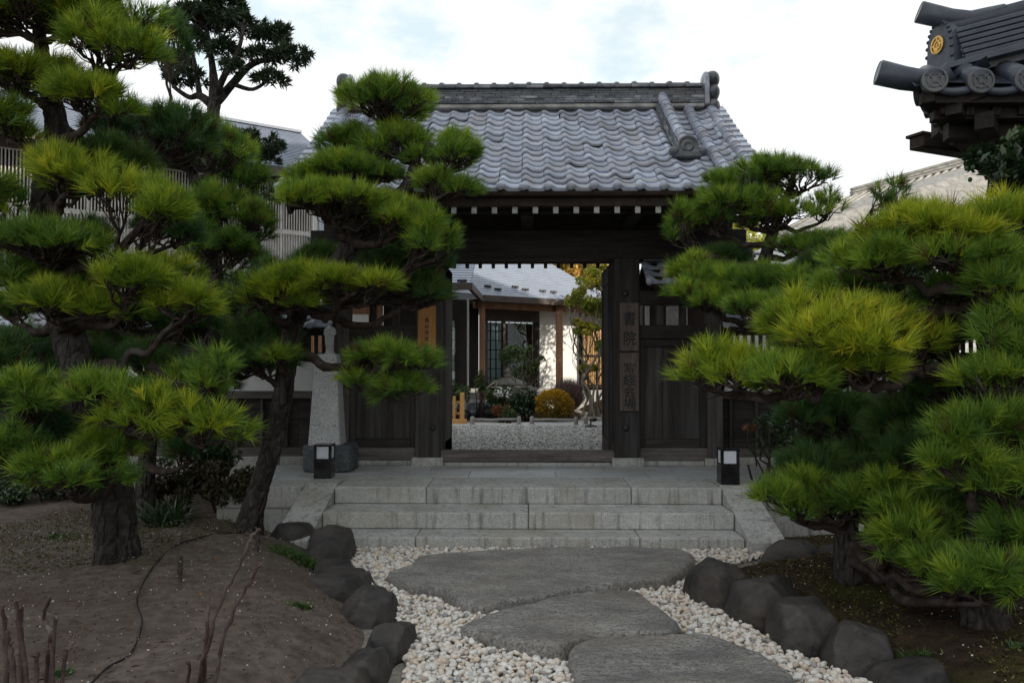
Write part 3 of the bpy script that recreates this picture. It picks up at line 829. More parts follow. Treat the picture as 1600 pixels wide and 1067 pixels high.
TILE, EAVE = tile_mesh(), tile_mesh(.028)
TILT = R(6.0)
cols = [-.017 + TP * k for k in range(-10, 11)]
for r in range(NROW):
    y, z, t = curve(EX * r)
    for x in cols:
        o = link('eave_tile' if r == 0 else 'roof_tile', EAVE if r == 0 else TILE, roof,
                 (x + RNG.normal(0, .003), y + RNG.normal(0, .005), z + RNG.normal(0, .003)), (t - TILT + RNG.normal(0, .012), RNG.normal(0, .014), RNG.normal(0, .012)))
# back slope: never seen singly
mb = MB()
for r in range(NROW):
    y, z, t = curve(EX * r)
    y1, z1, _ = curve(EX * (r + 1))
    for i in range(80):
        x = -2.5 + 5.0 * i / 80; x2 = x + 5.0 / 80
        w1, w2 = wave(((x + .017) / TP) % 1), wave(((x2 + .017) / TP) % 1)
        mb.add([(x, 2 * RIDGE_Y - y, z + w1 + .02), (x2, 2 * RIDGE_Y - y, z + w2 + .02), (x2, 2 * RIDGE_Y - y1, z1 + w2), (x, 2 * RIDGE_Y - y1, z1 + w1)], [(3, 2, 1, 0)])
props(part(mb, 'rear_tiles', 'kawara', roof), kind='stuff')

def half_tile_mesh(name, r, L, m):                # round cover tile: a half barrel with a lip
    mb = MB(); n = 9
    secs = [(0, r * 1.0), (0.012, r * 1.03), (L * .22, r * 1.02), (L * .24, r * .97), (L, r * .93)]
    vs, fs = [], []
    for y, q in secs:
        for k in range(n):
            a = math.pi * k / (n - 1)
            vs.append((math.cos(a) * q, y, math.sin(a) * q))
    for i in range(len(secs) - 1):
        for k in range(n - 1):
            fs.append((i * n + k, i * n + k + 1, (i + 1) * n + k + 1, (i + 1) * n + k))
    fs.append(tuple(range(n))[::-1])
    mb.add([(x, y, z) for x, y, z in vs], [f[::-1] for f in fs])
    me = mb.mesh(name, MT[m], True)
    me.polygons[len(me.polygons) - 1].use_smooth = False
    return me
HALF = half_tile_mesh('cover_tile', .066, EX + .03, 'kawara')
for s in (-1, 1):
    for x, up, r0, r1 in ((1.75, .155, 5.35, 15.6), (2.085, .02, 0.0, 14.6), (2.385, .02, 0.0, 15.0)):
        r = r0
        while r < r1:
            y, z, t = curve(EX * r)
            link('cover_tile', HALF, roof, (s * x + RNG.normal(0, .003), y - math.sin(t) * up, z + math.cos(t) * up), (t - R(3), 0, RNG.normal(0, .012)))
            r += 1
    # the raised descending ridge: its flat courses, then the end tile with a ring crest
    for ly in range(4):
        for k in range(9):
            r = 5.3 + k * 1.12 + (ly % 2) * .5
            y, z, t = curve(EX * r)
            mb = MB().box(-.085 + ly * .008, .085 - ly * .008, 0, EX * 1.06, 0, .030, .005)
            M = Matrix.Translation((s * 1.75, y - math.sin(t) * (.025 + ly * .033), z + math.cos(t) * (.025 + ly * .033))) @ Matrix.Rotation(t, 4, 'X')
            part(mb.xf(M), 'ridge_course', 'kawara_worn', roof)
    y, z, t = curve(EX * 4.9)
    c = Vector((s * 1.77, y - .04, z + .135))
    M = Matrix.Translation(c) @ Matrix.Rotation(R(90), 4, 'X')
    mb = MB().lathe([(.118, -.10), (.122, -.01), (.118, .012), (.098, .016), (.092, -.004), (.062, -.006), (.058, .006), (.040, .006), (.036, -.004), (.004, -.004)], n=28, M=M)
    e = part(mb, 'ridge_end_tile', 'kawara_dark', roof, True)
    part(MB().box(c.x - .15, c.x + .15, c.y - .05, c.y + .09, c.z - .14, c.z - .07, .02), 'foot', 'kawara_dark', roof)
    for q in (-1, 1):
        part(MB().ball((c.x + q * .155, c.y - .01, c.z - .065), (.062, .06, .055), 2).ball((c.x + q * .10, c.y + .0, c.z - .085), (.07, .05, .05), 2), 'scroll', 'kawara_dark', roof, True)
    # gable edge: hanging edge tiles stepping down the slope
    for r in range(NROW):
        y, z, t = curve(EX * (r + .0))
        M = Matrix.Translation((s * 2.505, y, z + .012)) @ Matrix.Rotation(t - TILT, 4, 'X')
        part(MB().box(-.066, .066, 0, EX + .04, -.012, .018, .006).box(s * .050 - .012, s * .050 + .012, .004, EX + .03, -.13, -.014, .005).xf(M), 'edge_tile', 'kawara', roof)
# main ridge: mortar, thin courses, overhanging course, round caps, end ornaments
RX = 2.30
part(MB().box(-RX, RX, RIDGE_Y - .135, RIDGE_Y + .135, RIDGE_Z - .03, RIDGE_Z + .022, .01), 'ridge_mortar', 'mortar', roof)
zc = RIDGE_Z + .024
for ly in range(6):
    d = .150 - ly * .006
    x = -RX - RNG.uniform(0, .2)
    hh = .0315
    while x < RX:
        L = RNG.choice([.24, .25, .26]) ; a, b = max(x, -RX), min(x + L, RX)
        if b - a > .03:
            j = RNG.normal(0, .004)
            part(MB().box(a + .002, b - .002, RIDGE_Y - d + j, RIDGE_Y + d, zc + .001, zc + hh, .003), 'ridge_course', 'kawara_worn' if ly < 3 else 'kawara_dark', roof)
        x += L
    zc += hh + .001
for x in np.arange(-RX + .0, RX - .05, .2285):
    part(MB().box(x + .002, x + .2265, RIDGE_Y - .165 + RNG.normal(0, .004), RIDGE_Y + .165, zc + .006, zc + .040, .006), 'ridge_course', 'kawara_worn', roof)
zc += .041
def cap_mesh():
    mb = MB(); n = 11
    secs = [(0, .080), (.018, .100), (.04, .104), (.062, .100), (.074, .082), (.16, .080), (.2285, .080)]
    vs, fs = [], []
    for y, q in secs:
        for k in range(n):
            a = math.pi * k / (n - 1)
            vs.append((y, -math.cos(a) * q * 1.5, math.sin(a) * q * .72))
    for i in range(len(secs) - 1):
        for k in range(n - 1):
            fs.append((i * n + k, (i + 1) * n + k, (i + 1) * n + k + 1, i * n + k + 1))
    mb.add(vs, [f[::-1] for f in fs]); return mb.mesh('ridge_cap', MT['kawara_dark'], True)
CAP = cap_mesh()
for x in np.arange(-RX, RX - .05, .2285):
    link('ridge_cap', CAP, roof, (x, RIDGE_Y + RNG.normal(0, .003), zc + RNG.normal(0, .002)), (0, 0, RNG.normal(0, .008)))
for s in (-1, 1):
    for zz, rr in ((RIDGE_Z - .01, .105), (RIDGE_Z + .17, .110), (RIDGE_Z + .345, .112)):
        part(MB().ball((s * 2.405, RIDGE_Y - .02, zz), (.105, .19, rr * 1.02), 3, .05, 1.2, zz * 9), 'ridge_ornament', 'kawara_dark', roof, True)
    part(MB().box(s * 2.32 - .03, s * 2.32 + .03, RIDGE_Y - .20, RIDGE_Y + .20, RIDGE_Z - .02, RIDGE_Z + .37, .03).ball((s * 2.32, RIDGE_Y - .02, RIDGE_Z + .36), (.045, .17, .09), 2), 'ridge_ornament', 'kawara', roof)

# ---- side bays: sill beams, panelled fixed doors, transoms
for s in (-1, 1):
    x0, x1 = 1.312, 2.10
    bx = lambda a, b, y0, y1, z0, z1, ch=.005: MB().box(min(s * a, s * b), max(s * a, s * b), y0, y1, z0, z1, ch)
    part(bx(x0 + .04, x1 - .04, GY + .03, GY + .2, LAND - .005, LAND + .05), 'threshold_stone', 'granite')
    part(bx(x0, x1, GY + .05, GY + .19, LAND + .054, LAND + .20), 'sill_beam', 'grey_wood_h')
    part(bx(x0, x1, GY + .05, GY + .19, 1.90, 2.055), 'cross_beam', 'old_wood_h')
    part(bx(x0, x1 + .18, GY + .02, GY + .24, 2.30, 2.46), 'cross_beam', 'old_wood_h')
    for q in (1.56, 1.83):
        part(bx(q - .04, q + .04, GY + .08, GY + .16, 2.056, 2.299), 'transom_post', 'old_wood')
    w = part(bx(x0 + .002, x1 - .002, GY + .125, GY + .15, LAND + .202, 1.898, .002), 'side_panel', 'old_wood')
    for a, b in ((x0 + .003, x0 + .065), (x1 - .075, x1 - .003)):
        part(bx(a, b, GY + .09, GY + .124, LAND + .203, 1.897), 'stile', 'old_wood', w)
    for a, b in ((LAND + .203, LAND + .30), (1.80, 1.897)):
        part(bx(x0 + .067, x1 - .077, GY + .085, GY + .1235, a, b), 'rail', 'old_wood_h', w)
    xs = np.linspace(x0 + .067, x1 - .077, 4)
    for a, b in zip(xs[:-1], xs[1:]):
        part(bx(a + .001, b - .001, GY + .110, GY + .1238, LAND + .302, 1.798, .002), 'plank', 'old_wood', w)
    # open leaf of the main door, swung inwards
    lf = part(MB().box(s * 1.005 - .016, s * 1.005 + .016, GY + .30, GY + 1.16, LAND + .05, 2.80, .003), 'door_leaf', 'old_wood')
    for a, b in ((LAND + .07, LAND + .24), (2.58, 2.79)):
        part(MB().box(s * .985 - .012, s * .985 + .004 * s, GY + .31, GY + 1.15, a, b, .004), 'rail', 'old_wood', lf)
    for a in (GY + .31, GY + 1.07):
        part(MB().box(s * .982 - .010, s * .982 + .004 * s, a, a + .08, LAND + .25, 2.57, .004), 'stile', 'old_wood', lf)

# ---- small tiled roofs over the side bays
def small_roof(par, x0, x1, yc, ze, zr, dy, n, endx=None):
    """A low two-sided tiled roof along x: pan tiles in front, courses and caps on the ridge."""
    sl = math.atan2(zr - ze, dy)
    tp = (x1 - x0) / n
    rows = max(2, round(math.hypot(dy, zr - ze) / .2))
    ex = math.hypot(dy, zr - ze) / rows
    body = MB()
    for f in (-1, 1):
        q = [(x0, yc + f * dy, ze - .03), (x1, yc + f * dy, ze - .03), (x1, yc, zr - .03), (x0, yc, zr - .03)]
        body.slab(q if f < 0 else q[::-1], .03)
    b = body.build('roof', MT['roof_wood'], par)
    for r in range(rows):
        for i in range(n):
            x = x0 + (i + .1) * tp
            o = link('eave_tile' if r == 0 else 'roof_tile', EAVE if r == 0 else TILE, b, (x, yc - dy + math.cos(sl) * ex * r, ze + math.sin(sl) * ex * r + RNG.normal(0, .002)), (sl - TILT, 0, RNG.normal(0, .01)), (tp / TP, 1, 1))
    z = zr - .01
    for ly in range(2):
        x = x0
        while x < x1 - .02:
            e = min(x + .25, x1)
            MB().box(x + .002, e - .002, yc - .11 + ly * .012, yc + .11 - ly * .012, z, z + .03, .004).build('ridge_course', MT['kawara_dark'], b)
            x = e
        z += .031
    for x in np.arange(x0, x1 - .1, .2285):
        link('ridge_cap', CAP, b, (x, yc, z), None, (1, .8, .9))
    return b
for s in (-1, 1):
    a, b = sorted((s * 1.36, s * 2.66))
    rf = small_roof(gate, a, b, 9.45, 2.52, 2.82, .55, 6)
    c = s * 2.60
    part(MB().box(c - .04, c + .04, 9.30, 9.60, 2.80, 3.0, .03).ball((c, 9.45, 2.99), (.05, .13, .06), 2), 'ridge_ornament', 'kawara_dark', rf)
    for q in np.arange(1.45, 2.6, .2):
        part(MB().beam((s * q, 8.93, 2.455), (s * q, 9.42, 2.70), .045, .05), 'rafter', 'roof_wood', rf)

# ---- boards with writing, hung on the posts
DG = None
def glyphs(text, x, y, z_top, size, step, par, m='ink', squash=1.0, name='lettering'):
    """Upright writing, one character below the other, facing the camera, flat on the board."""
    mb = MB()
    for i, ch in enumerate(text):
        cu = bpy.data.curves.new('lettering', 'FONT'); cu.body = ch; cu.size = size; cu.align_x = 'CENTER'; cu.extrude = .0015; cu.offset = size * .008; cu.resolution_u = 3
        o = bpy.data.objects.new('lettering', cu); COL.objects.link(o)
        bpy.context.view_layer.update()
        me = bpy.data.meshes.new_from_object(o.evaluated_get(bpy.context.evaluated_depsgraph_get()))
        M = Matrix.Translation((x, y, z_top - size * .86 - i * step)) @ Matrix.Rotation(R(90), 4, 'X') @ Matrix.Diagonal((1, squash, 1, 1))
        mb.add([M @ v.co for v in me.vertices], [tuple(p.vertices) for p in me.polygons])
        bpy.data.objects.remove(o); bpy.data.curves.remove(cu); bpy.data.meshes.remove(me)
    return mb.build(name, MT[m], par)
def board(name, px0, px1, py0, py1, m, label, cat='signboard'):
    a, b = P(px0, py0, GY - .03), P(px1, py1, GY - .03)
    t = thing(name, ((a.x + b.x) / 2, GY - .015, b.z), label, cat, 'boards hung on the gate posts')
    bd = MB().box(a.x, b.x, GY - .032, GY - .002, b.z, a.z, .004).build('board', MT[m], t)
    return t, a, b
t, a, b = board('signboard', 968.5, 998.5, 473, 548.5, 'sign_wood', 'dark wooden board with two large characters, upper one on the right post')
glyphs('書院', (a.x + b.x) / 2, GY - .0335, a.z - .112, .158, .232, t, squash=1.1)
MB().ball(((a.x + b.x) / 2, GY - .034, a.z - .045), (.008, .006, .010), 1).build('nail', MT['iron'], t)
t, a, b = board('signboard', 968.5, 998.5, 551, 642, 'sign_wood', 'dark wooden board with four characters, lower one on the right post')
glyphs('写経会場', (a.x + b.x) / 2, GY - .0335, a.z - .108, .150, .133, t, squash=.92)
MB().ball(((a.x + b.x) / 2, GY - .034, a.z - .045), (.008, .006, .010), 1).build('nail', MT['iron'], t)
t, a, b = board('signboard', 653, 681, 478, 566, 'orange_wood', 'bright orange wooden board with small black characters on the left post')
glyphs('長谷寺文庫', (a.x + b.x) / 2, GY - .0335, a.z - .138, .060, .0735, t)
MB().box(b.x - .058, b.x - .022, GY - .034, GY - .033, b.z + .062, b.z + .098, .0005).build('sticker', MT['ink'], t)
# ================================================================== WALLS AND BUILDINGS
def garden_wall(x0, x1, label, sgn):
    """Plastered wall: stone plinth, lapped boards with battens, plaster, slatted opening, tiled top."""
    Y0 = 9.52
    t = thing('garden_wall', ((x0 + x1) / 2, Y0 + .1, 0.2), label, 'wall')
    L = x1 - x0
    b = lambda a0, a1, y0, y1, z0, z1, n, m, par=t, ch=.004: MB().box(a0, a1, y0, y1, z0, z1, ch).build(n, MT[m], par)
    n = int(L / .62)
    for i in range(n):
        a = x0 + L * i / n
        b(a + .003, a + L / n - .003, Y0 - .08, Y0 + .22, 0.05, 0.50 + RNG.uniform(-.002, .002), 'plinth_stone', 'granite', ch=.01)
    b(x0, x1, Y0 - .05, Y0 + .2, 0.503, 0.60, 'sill_beam', 'grey_wood_h')
    z = 0.603
    k = 0
    while z < 1.185:
        h = min(.115, 1.19 - z)
        a = x0
        while a < x1 - .01:
            e = min(a + 1.82, x1)
            MB().box(a + .0015, e - .0015, Y0 - .012, Y0 + .012, 0, h + .018, .002).xf(Matrix.Translation((0, 0, z))).xf(Matrix.Translation((0, Y0, z)) @ Matrix.Rotation(R(-5), 4, 'X') @ Matrix.Translation((0, -Y0, -z))).build('board', MT['old_wood_h'], t)
            a = e
        z += .115
        k += 1
    for a in np.arange(x0 + .12 if sgn > 0 else x1 - .29, x1 if sgn > 0 else x0, .30 * sgn):
        b(a - .018, a + .018, Y0 - .055, Y0 - .021, 0.605, 1.185, 'batten', 'old_wood', ch=.003)
    b(x0, x1, Y0 - .075, Y0 + .16, 1.19, 1.275, 'cap_rail', 'grey_wood_h')
    b(x0, x1, Y0 + .0, Y0 + .12, 1.277, 1.645, 'plaster_panel', 'plaster', ch=.002)
    b(x0, x1, Y0 - .04, Y0 + .16, 1.648, 1.735, 'lower_rail', 'old_wood_h')
    b(x0, x1, Y0 - .04, Y0 + .16, 1.945, 2.02, 'upper_rail', 'old_wood_h')
    for a in np.arange(x0 + .04, x1 - .03, .092):
        b(a - .022, a + .022, Y0 + .03, Y0 + .055, 1.736, 1.944, 'slat', 'old_wood', ch=.002)
    for a in np.arange(x0 + .05, x1, 1.82):
        b(a - .05, a + .05, Y0 + .06, Y0 + .158, 1.736, 1.944, 'wall_post', 'old_wood', ch=.003)
    small_roof(t, x0, x1, Y0 + .06, 2.05, 2.26, .40, max(1, int(L / .24)))
    return t
garden_wall(-8.2, -2.285, 'long plastered garden wall left of the gate, tiled top, slats and dark boards', -1)
garden_wall(2.285, 8.4, 'plastered garden wall with dark boards right of the gate, behind the low pines', 1)

# ---- stepped sheet-metal roof between an eave line and a ridge line
def course_roof(par, e0, e1, r1, r0, n, m, name='roof', thick=.03, step=.012):
    """Eave e0-e1, ridge r0-r1; n courses, each a step proud of the next."""
    e0, e1, r0, r1 = map(Vector, (e0, e1, r0, r1))
    nr = (e1 - e0).cross(r0 - e0).normalized()
    mb = MB()
    for i in range(n):
        a, b = i / n, (i + 1) / n
        p = [e0.lerp(r0, a), e1.lerp(r1, a), e1.lerp(r1, b), e0.lerp(r0, b)]
        q = [p[0] + nr * step, p[1] + nr * step, p[2], p[3]]
        mb.add([*q, p[0] - nr * thick, p[1] - nr * thick], [(0, 1, 2, 3), (4, 5, 1, 0)])
    mb.add([e0 - nr * thick, e1 - nr * thick, r1 - nr * thick, r0 - nr * thick], [(3, 2, 1, 0)])
    return mb.build(name, MT[m], par)

# ---- two-storey house with lattice screens, far left
A0, B0 = (-10.1, 14.1), (-4.2, 18.35)                 # eave line in plan
ud = Vector((B0[0] - A0[0], B0[1] - A0[1], 0)).normalized(); nd_ = Vector((-ud.y, ud.x, 0))   # along the front, and away from it
LZ = 5.98
lat = thing('lattice_house', ((A0[0] + B0[0]) / 2, (A0[1] + B0[1]) / 2 + 2, 0.2), 'two-storey house with pale lattice screens and grey roof, left behind the garden wall', 'house')
a3, b3 = Vector((*A0, LZ)), Vector((*B0, LZ))
rA, rB = a3 + nd_ * 3.1 + Vector((0, 0, 1.75)), b3 + nd_ * 3.1 + Vector((0, 0, 1.75))
rf = course_roof(lat, a3, b3, rB, rA, 26, 'house_roof')
course_roof(lat, b3 + nd_ * 6.2, a3 + nd_ * 6.2, rA, rB, 6, 'metal_roof')
MB().beam(a3 + Vector((0, 0, -.10)) - nd_ * .0, b3 + Vector((0, 0, -.10)), .09, .13).build('fascia', MT['fascia'], lat)
MB().beam(rA + Vector((0, 0, .03)), rB + Vector((0, 0, .03)), .16, .07).build('ridge_cap', MT['house_roof'], lat)
wa, wb = a3 + nd_ * .75, b3 + nd_ * .75 - ud * .3
def wallbox(p, q, z0, z1, th, name, m, par, off=0.0, ch=.004):
    """An upright panel from p to q in plan, its face off metres behind that line."""
    d = (Vector((q[0], q[1], 0)) - Vector((p[0], p[1], 0))); L = d.length; d.normalize(); n = Vector((-d.y, d.x, 0))
    M = Matrix((d, n, Vector((0, 0, 1)))).transposed().to_4x4(); M.translation = Vector((p[0], p[1], 0)) + n * off
    return MB().box(0, L, 0, th, z0, z1, ch, M).build(name, MT[m], par)
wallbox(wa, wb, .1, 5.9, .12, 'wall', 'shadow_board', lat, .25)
wallbox(wa, wb, 3.0, 4.66, .03, 'white_panel', 'plaster', lat, .16)
wallbox(a3 + nd_ * 5.4, b3 + nd_ * 5.4 - ud * .3, .1, 5.9, .12, 'wall', 'plaster', lat)
for q in (wa + ud * .02, wb - ud * .14):
    wallbox(q, q + nd_ * 4.6, .1, 6.2, .12, 'wall', 'plaster', lat)
wallbox(wa, wb, 5.78, 5.96, .16, 'eave_beam', 'fascia', lat, -.02)
L = (wb - wa).length
for z0, z1 in ((4.72, 5.76), (3.2, 4.62)):
    f = wallbox(wa, wb, z1 - .0, z1 + .05, .08, 'lattice_rail', 'pale_slat', lat)
    wallbox(wa, wb, z0 - .06, z0, .08, 'lattice_rail', 'pale_slat', lat)
    if z1 < 5: wallbox(wa, wb, (z0 + z1) / 2 + .1, (z0 + z1) / 2 + .14, .03, 'lattice_rail', 'pale_slat', lat, .05)
    mb = MB(); k = 0
    for d in np.arange(.03, L - .03, .062):
        w = .024 if k % 16 else .055
        p = wa + ud * d
        M = Matrix((ud, nd_, Vector((0, 0, 1)))).transposed().to_4x4(); M.translation = Vector((p.x, p.y, 0))
        mb.box(-w / 2, w / 2, .0, .045, z0, z1, .002, M); k += 1
    props(mb.build('lattice_slats', MT['pale_slat'], lat), kind='stuff')
la, lb = wa - nd_ * 1.1 + Vector((0, 0, 0)), wa - nd_ * 1.1 + ud * 2.6
course_roof(lat, (la.x, la.y, 3.22), (lb.x, lb.y, 3.22), (lb.x + nd_.x * 1.1, lb.y + nd_.y * 1.1, 3.72), (la.x + nd_.x * 1.1, la.y + nd_.y * 1.1, 3.72), 9, 'house_roof', 'lower_roof')
for d, x in ((5.3, 427), (5.75, 442)):                # snow guards
    p = a3 + ud * d + nd_ * .28 + Vector((0, 0, .20))
    MB().box(-.09, .09, -.02, .02, -.03, .04, .01).xf(Matrix.Translation(p) @ Matrix.Rotation(math.atan2(ud.y, ud.x), 4, 'Z')).build('snow_guard', MT['iron'], lat)

# ---- hall across the yard, seen through the gate
props(MB().box(-9.0, 14.0, 9.62, 34.0, -.05, LAND - .012, .002).build('courtyard_ground', MT['gravel_bed'], base=(0, 16, 0)), kind='structure')
E0, E1 = (-1.07, 18.5), (2.2, 20.72)                   # eave of the hall: inner corner, right end
eu = Vector((E1[0] - E0[0], E1[1] - E0[1], 0)).normalized(); en = Vector((-eu.y, eu.x, 0))
EZ = 3.22
study = thing('study_hall', (0.2, 20.5, LAND), 'white-walled hall with glass doors and blue-grey roof across the courtyard', 'hall')
e0, e1 = Vector((*E0, EZ)), Vector((*E1, EZ))
w0, w1 = Vector((-4.6, 15.8, EZ)), Vector((-1.13, 15.8, EZ))
ridge0 = e0 + en * 4.0 + Vector((0, 0, 2.2)) - eu * 6; ridge1 = e0 + en * 4.0 + Vector((0, 0, 2.2)) + eu * .95
hip = V(880, 452, E0, E1)
pn = eu.cross((en * 4.0 + Vector((0, 0, 2.2))).normalized())
def on_roof(px, py):
    d = ray(px, py); o = Vector((0, 0, CAM_H))
    return o + d * ((e0 - o).dot(pn) / d.dot(pn))
q0, q1 = on_roof(862, 413), on_roof(906, 439)
sv = (q0 - q1).normalized(); up = (en * 4.0 + Vector((0, 0, 2.2))).normalized()
eh = q1 + sv * (-(q1 - e0).dot(up) / sv.dot(up))        # where the right slope edge meets the eave
TOP = 4.6
rtop = eh + sv * (TOP / sv.dot(up))
course_roof(study, e0 - eu * .02, eh, rtop, e0 + up * TOP - eu * 2.5, 40, 'metal_roof')
course_roof(study, eh, eh + en * 8.0 - eu * .5, rtop + en * 1.5 - eu * 1, rtop, 30, 'metal_roof')
course_roof(study, e0 - eu * 1.5 - en * .4, e0 + eu * .02, e0 + up * TOP - eu * 1.5, e0 + up * TOP - eu * 4.5, 40, 'metal_roof')
course_roof(study, w0, w1, Vector((-1.09, 18.5, EZ + 1.32)), Vector((-4.6, 18.5, EZ + 1.32)), 20, 'metal_roof')
MB().beam(w0 + Vector((0, 0, -.07)), w1 + Vector((0.04, 0, -.07)), .08, .14).build('fascia', MT['fascia'], study)
MB().beam(w1 + Vector((0, .04, -.07)), e0 + Vector((0, -.04, -.09)), .08, .15).build('fascia', MT['fascia'], study)
MB().beam(e0 + Vector((0, 0, -.08)), eh + Vector((0, 0, -.08)), .08, .14).build('fascia', MT['fascia'], study)
MB().beam(e0 + en * .35 + Vector((0, 0, -.21)), eh + en * .35 + Vector((0, 0, -.21)), .10, .16).build('eave_beam', MT['post_wood'], study)
mb = MB(); mb.slab([e0 + Vector((0, 0, -.1)), e0 + en * 1.3 + Vector((0, 0, -.1)), eh + en * 1.3 + Vector((0, 0, -.1)), eh + Vector((0, 0, -.1))], .02)
mb.build('soffit', MT['roof_wood'], study)
WL0, WL1 = e0 + en * .85, e1 + en * .85                 # wall line
wx = lambda px: V(px, 540, (WL0.x, WL0.y), (WL1.x, WL1.y))
zb, zt = V(800, 606, (WL0.x, WL0.y), (WL1.x, WL1.y)).z, EZ - .12
W = lambda p0, p1, z0, z1, th, name, m, par=study, off=0.0: wallbox(wx(p0), wx(p1), z0, z1, th, name, m, par, off)
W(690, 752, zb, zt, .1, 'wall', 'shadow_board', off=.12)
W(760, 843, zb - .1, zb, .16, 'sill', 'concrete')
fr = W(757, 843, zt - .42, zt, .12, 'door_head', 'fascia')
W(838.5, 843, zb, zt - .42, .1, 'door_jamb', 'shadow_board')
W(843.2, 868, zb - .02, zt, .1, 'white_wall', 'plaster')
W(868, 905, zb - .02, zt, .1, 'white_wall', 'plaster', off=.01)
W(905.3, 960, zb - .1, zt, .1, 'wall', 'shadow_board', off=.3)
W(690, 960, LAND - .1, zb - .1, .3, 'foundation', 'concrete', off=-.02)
# sliding glass doors with paper screens behind
def sash(p0, p1, z0, z1, cols_, rows_, off, bright='shoji'):
    d = W(p0, p1, z0, z1, .004, 'glass_pane', 'glass', off=off)
    fl = wx(p0); fr_ = wx(p1); Lp = (fr_ - fl).length; u = (fr_ - fl); u.z = 0; u.normalize(); n = Vector((-u.y, u.x, 0))
    M = Matrix((u, n, Vector((0, 0, 1)))).transposed().to_4x4(); M.translation = Vector((fl.x, fl.y, 0)) + n * off
    MB().box(.02, Lp - .02, .10, .11, z0 + .02, z1 - .02, .001, M).build('paper_screen', MT[bright], d)
    for i in range(cols_ + 1):
        x = .01 + (Lp - .02) * i / cols_
        MB().box(x - .012, x + .012, .075, .099, z0, z1, .002, M).build('muntin', MT['roof_wood'], d)
    for j in range(rows_ + 1):
        z = z0 + (z1 - z0) * j / rows_
        MB().box(.0, Lp, .078, .097, z - .009, z + .009, .002, M).build('muntin', MT['roof_wood'], d)
    for x in (0.0, Lp):
        MB().box(x - .03, x + .03, -.02, .05, z0 - .02, z1 + .02, .003, M).build('frame', MT['fascia'], d)
zg = zt - .43
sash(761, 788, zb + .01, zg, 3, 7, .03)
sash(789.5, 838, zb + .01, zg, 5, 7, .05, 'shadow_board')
def post(px0, px1, py0, Yd, name, m, zb_=LAND):
    a, b = P(px0, py0, Yd), P(px1, py0, Yd)
    return MB().box(a.x, b.x, Yd, Yd + (b.x - a.x), zb_, EZ - .1, .004).build(name, MT[m], study)
post(748.5, 757.5, 476, 18.75, 'post', 'post_wood')
post(868.5, 879.5, 476, 20.0, 'post', 'post_wood')
post(728, 732.5, 470, 18.3, 'downpipe', 'plaster')
# glazed end of the left wing
wl = thing
for a, b in ((-4.4, -3.1), (-3.0, -1.75)):
    pass
G0, G1 = (-3.2, 17.6), (-1.35, 17.9)
wallbox(G0, G1, LAND, zb, .2, 'foundation', 'concrete', study)
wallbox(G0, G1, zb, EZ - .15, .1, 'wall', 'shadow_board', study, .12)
g = wallbox((-1.95, 17.8), (-1.62, 17.855), zb, 2.6, .004, 'glass_pane', 'glass', study, .03)
wallbox((-1.95, 17.8), (-1.62, 17.855), zb, 2.6, .01, 'paper_screen', 'shoji', g, .09)
for j in range(8):
    z = zb + (2.6 - zb) * j / 7
    wallbox((-1.95, 17.8), (-1.62, 17.855), z - .009, z + .009, .015, 'muntin', 'roof_wood', g, .07)
for f in (0, .5, 1.0):
    x = -1.95 + .33 * f
    wallbox((x - .012, 17.8 + .055 * f), (x + .012, 17.804 + .055 * f), zb, 2.6, .018, 'muntin', 'roof_wood', g, .068)
for px, py in ((722, 441), (762, 449), (778, 453.5), (805, 450), (821, 454), (848, 456.5), (865, 458)):
    t0 = 0.05
    o0 = Vector((0, 0, CAM_H)); d = ray(px, py)
    nrm = eu.cross((en * 4.0 + Vector((0, 0, 2.2))).normalized())
    if px < 740: nrm = Vector((1, 0, 0)).cross(Vector((.04, 2.7, 1.32)).normalized()); q = w1
    else: q = e0
    p = o0 + d * ((q - o0).dot(nrm) / d.dot(nrm))
    MB().box(-.10, .10, -.02, .02, .0, .05, .012).box(-.03, .03, -.08, .02, .0, .02, .005).xf(Matrix.Translation(p + nrm * (.01 if nrm.z > 0 else -.01)) @ Matrix.Rotation(math.atan2(eu.y, eu.x) if px > 740 else 0, 4, 'Z')).build('snow_guard', MT['iron'], study)
wallbox((-6.2, 17.0), (-3.2, 17.6), LAND, 2.95, .1, 'wall', 'post_wood', study)
wallbox((-4.1, 17.36), (-3.5, 17.48), 1.9, 2.7, .02, 'white_panel', 'plaster', study, -.03)
# low building behind the right bay, seen through its transom
an = thing('annex', (3.8, 14.5, LAND), 'low brown building with white wall panels behind the right side bay of the gate', 'building')
wallbox((2.02, 14.0), (6.5, 14.0), LAND, 3.0, 3.0, 'wall', 'roof_wood', an)
for a, b, m_ in ((2.06, 2.14, 'concrete'), (2.43, 2.80, 'mortar'), (3.6, 4.6, 'plaster'), (5.0, 5.8, 'plaster')):
    wallbox((a, 14.0), (b, 14.0), 1.3, 2.62, .03, 'wall_panel', m_, an, -.04)
wallbox((2.0, 14.0), (6.6, 14.0), 2.75, 2.85, .1, 'beam', 'post_wood', an, -.08)
course_roof(an, (1.95, 13.5, 3.0), (6.8, 13.5, 3.0), (6.8, 15.6, 3.45), (1.95, 15.6, 3.45), 12, 'metal_roof')
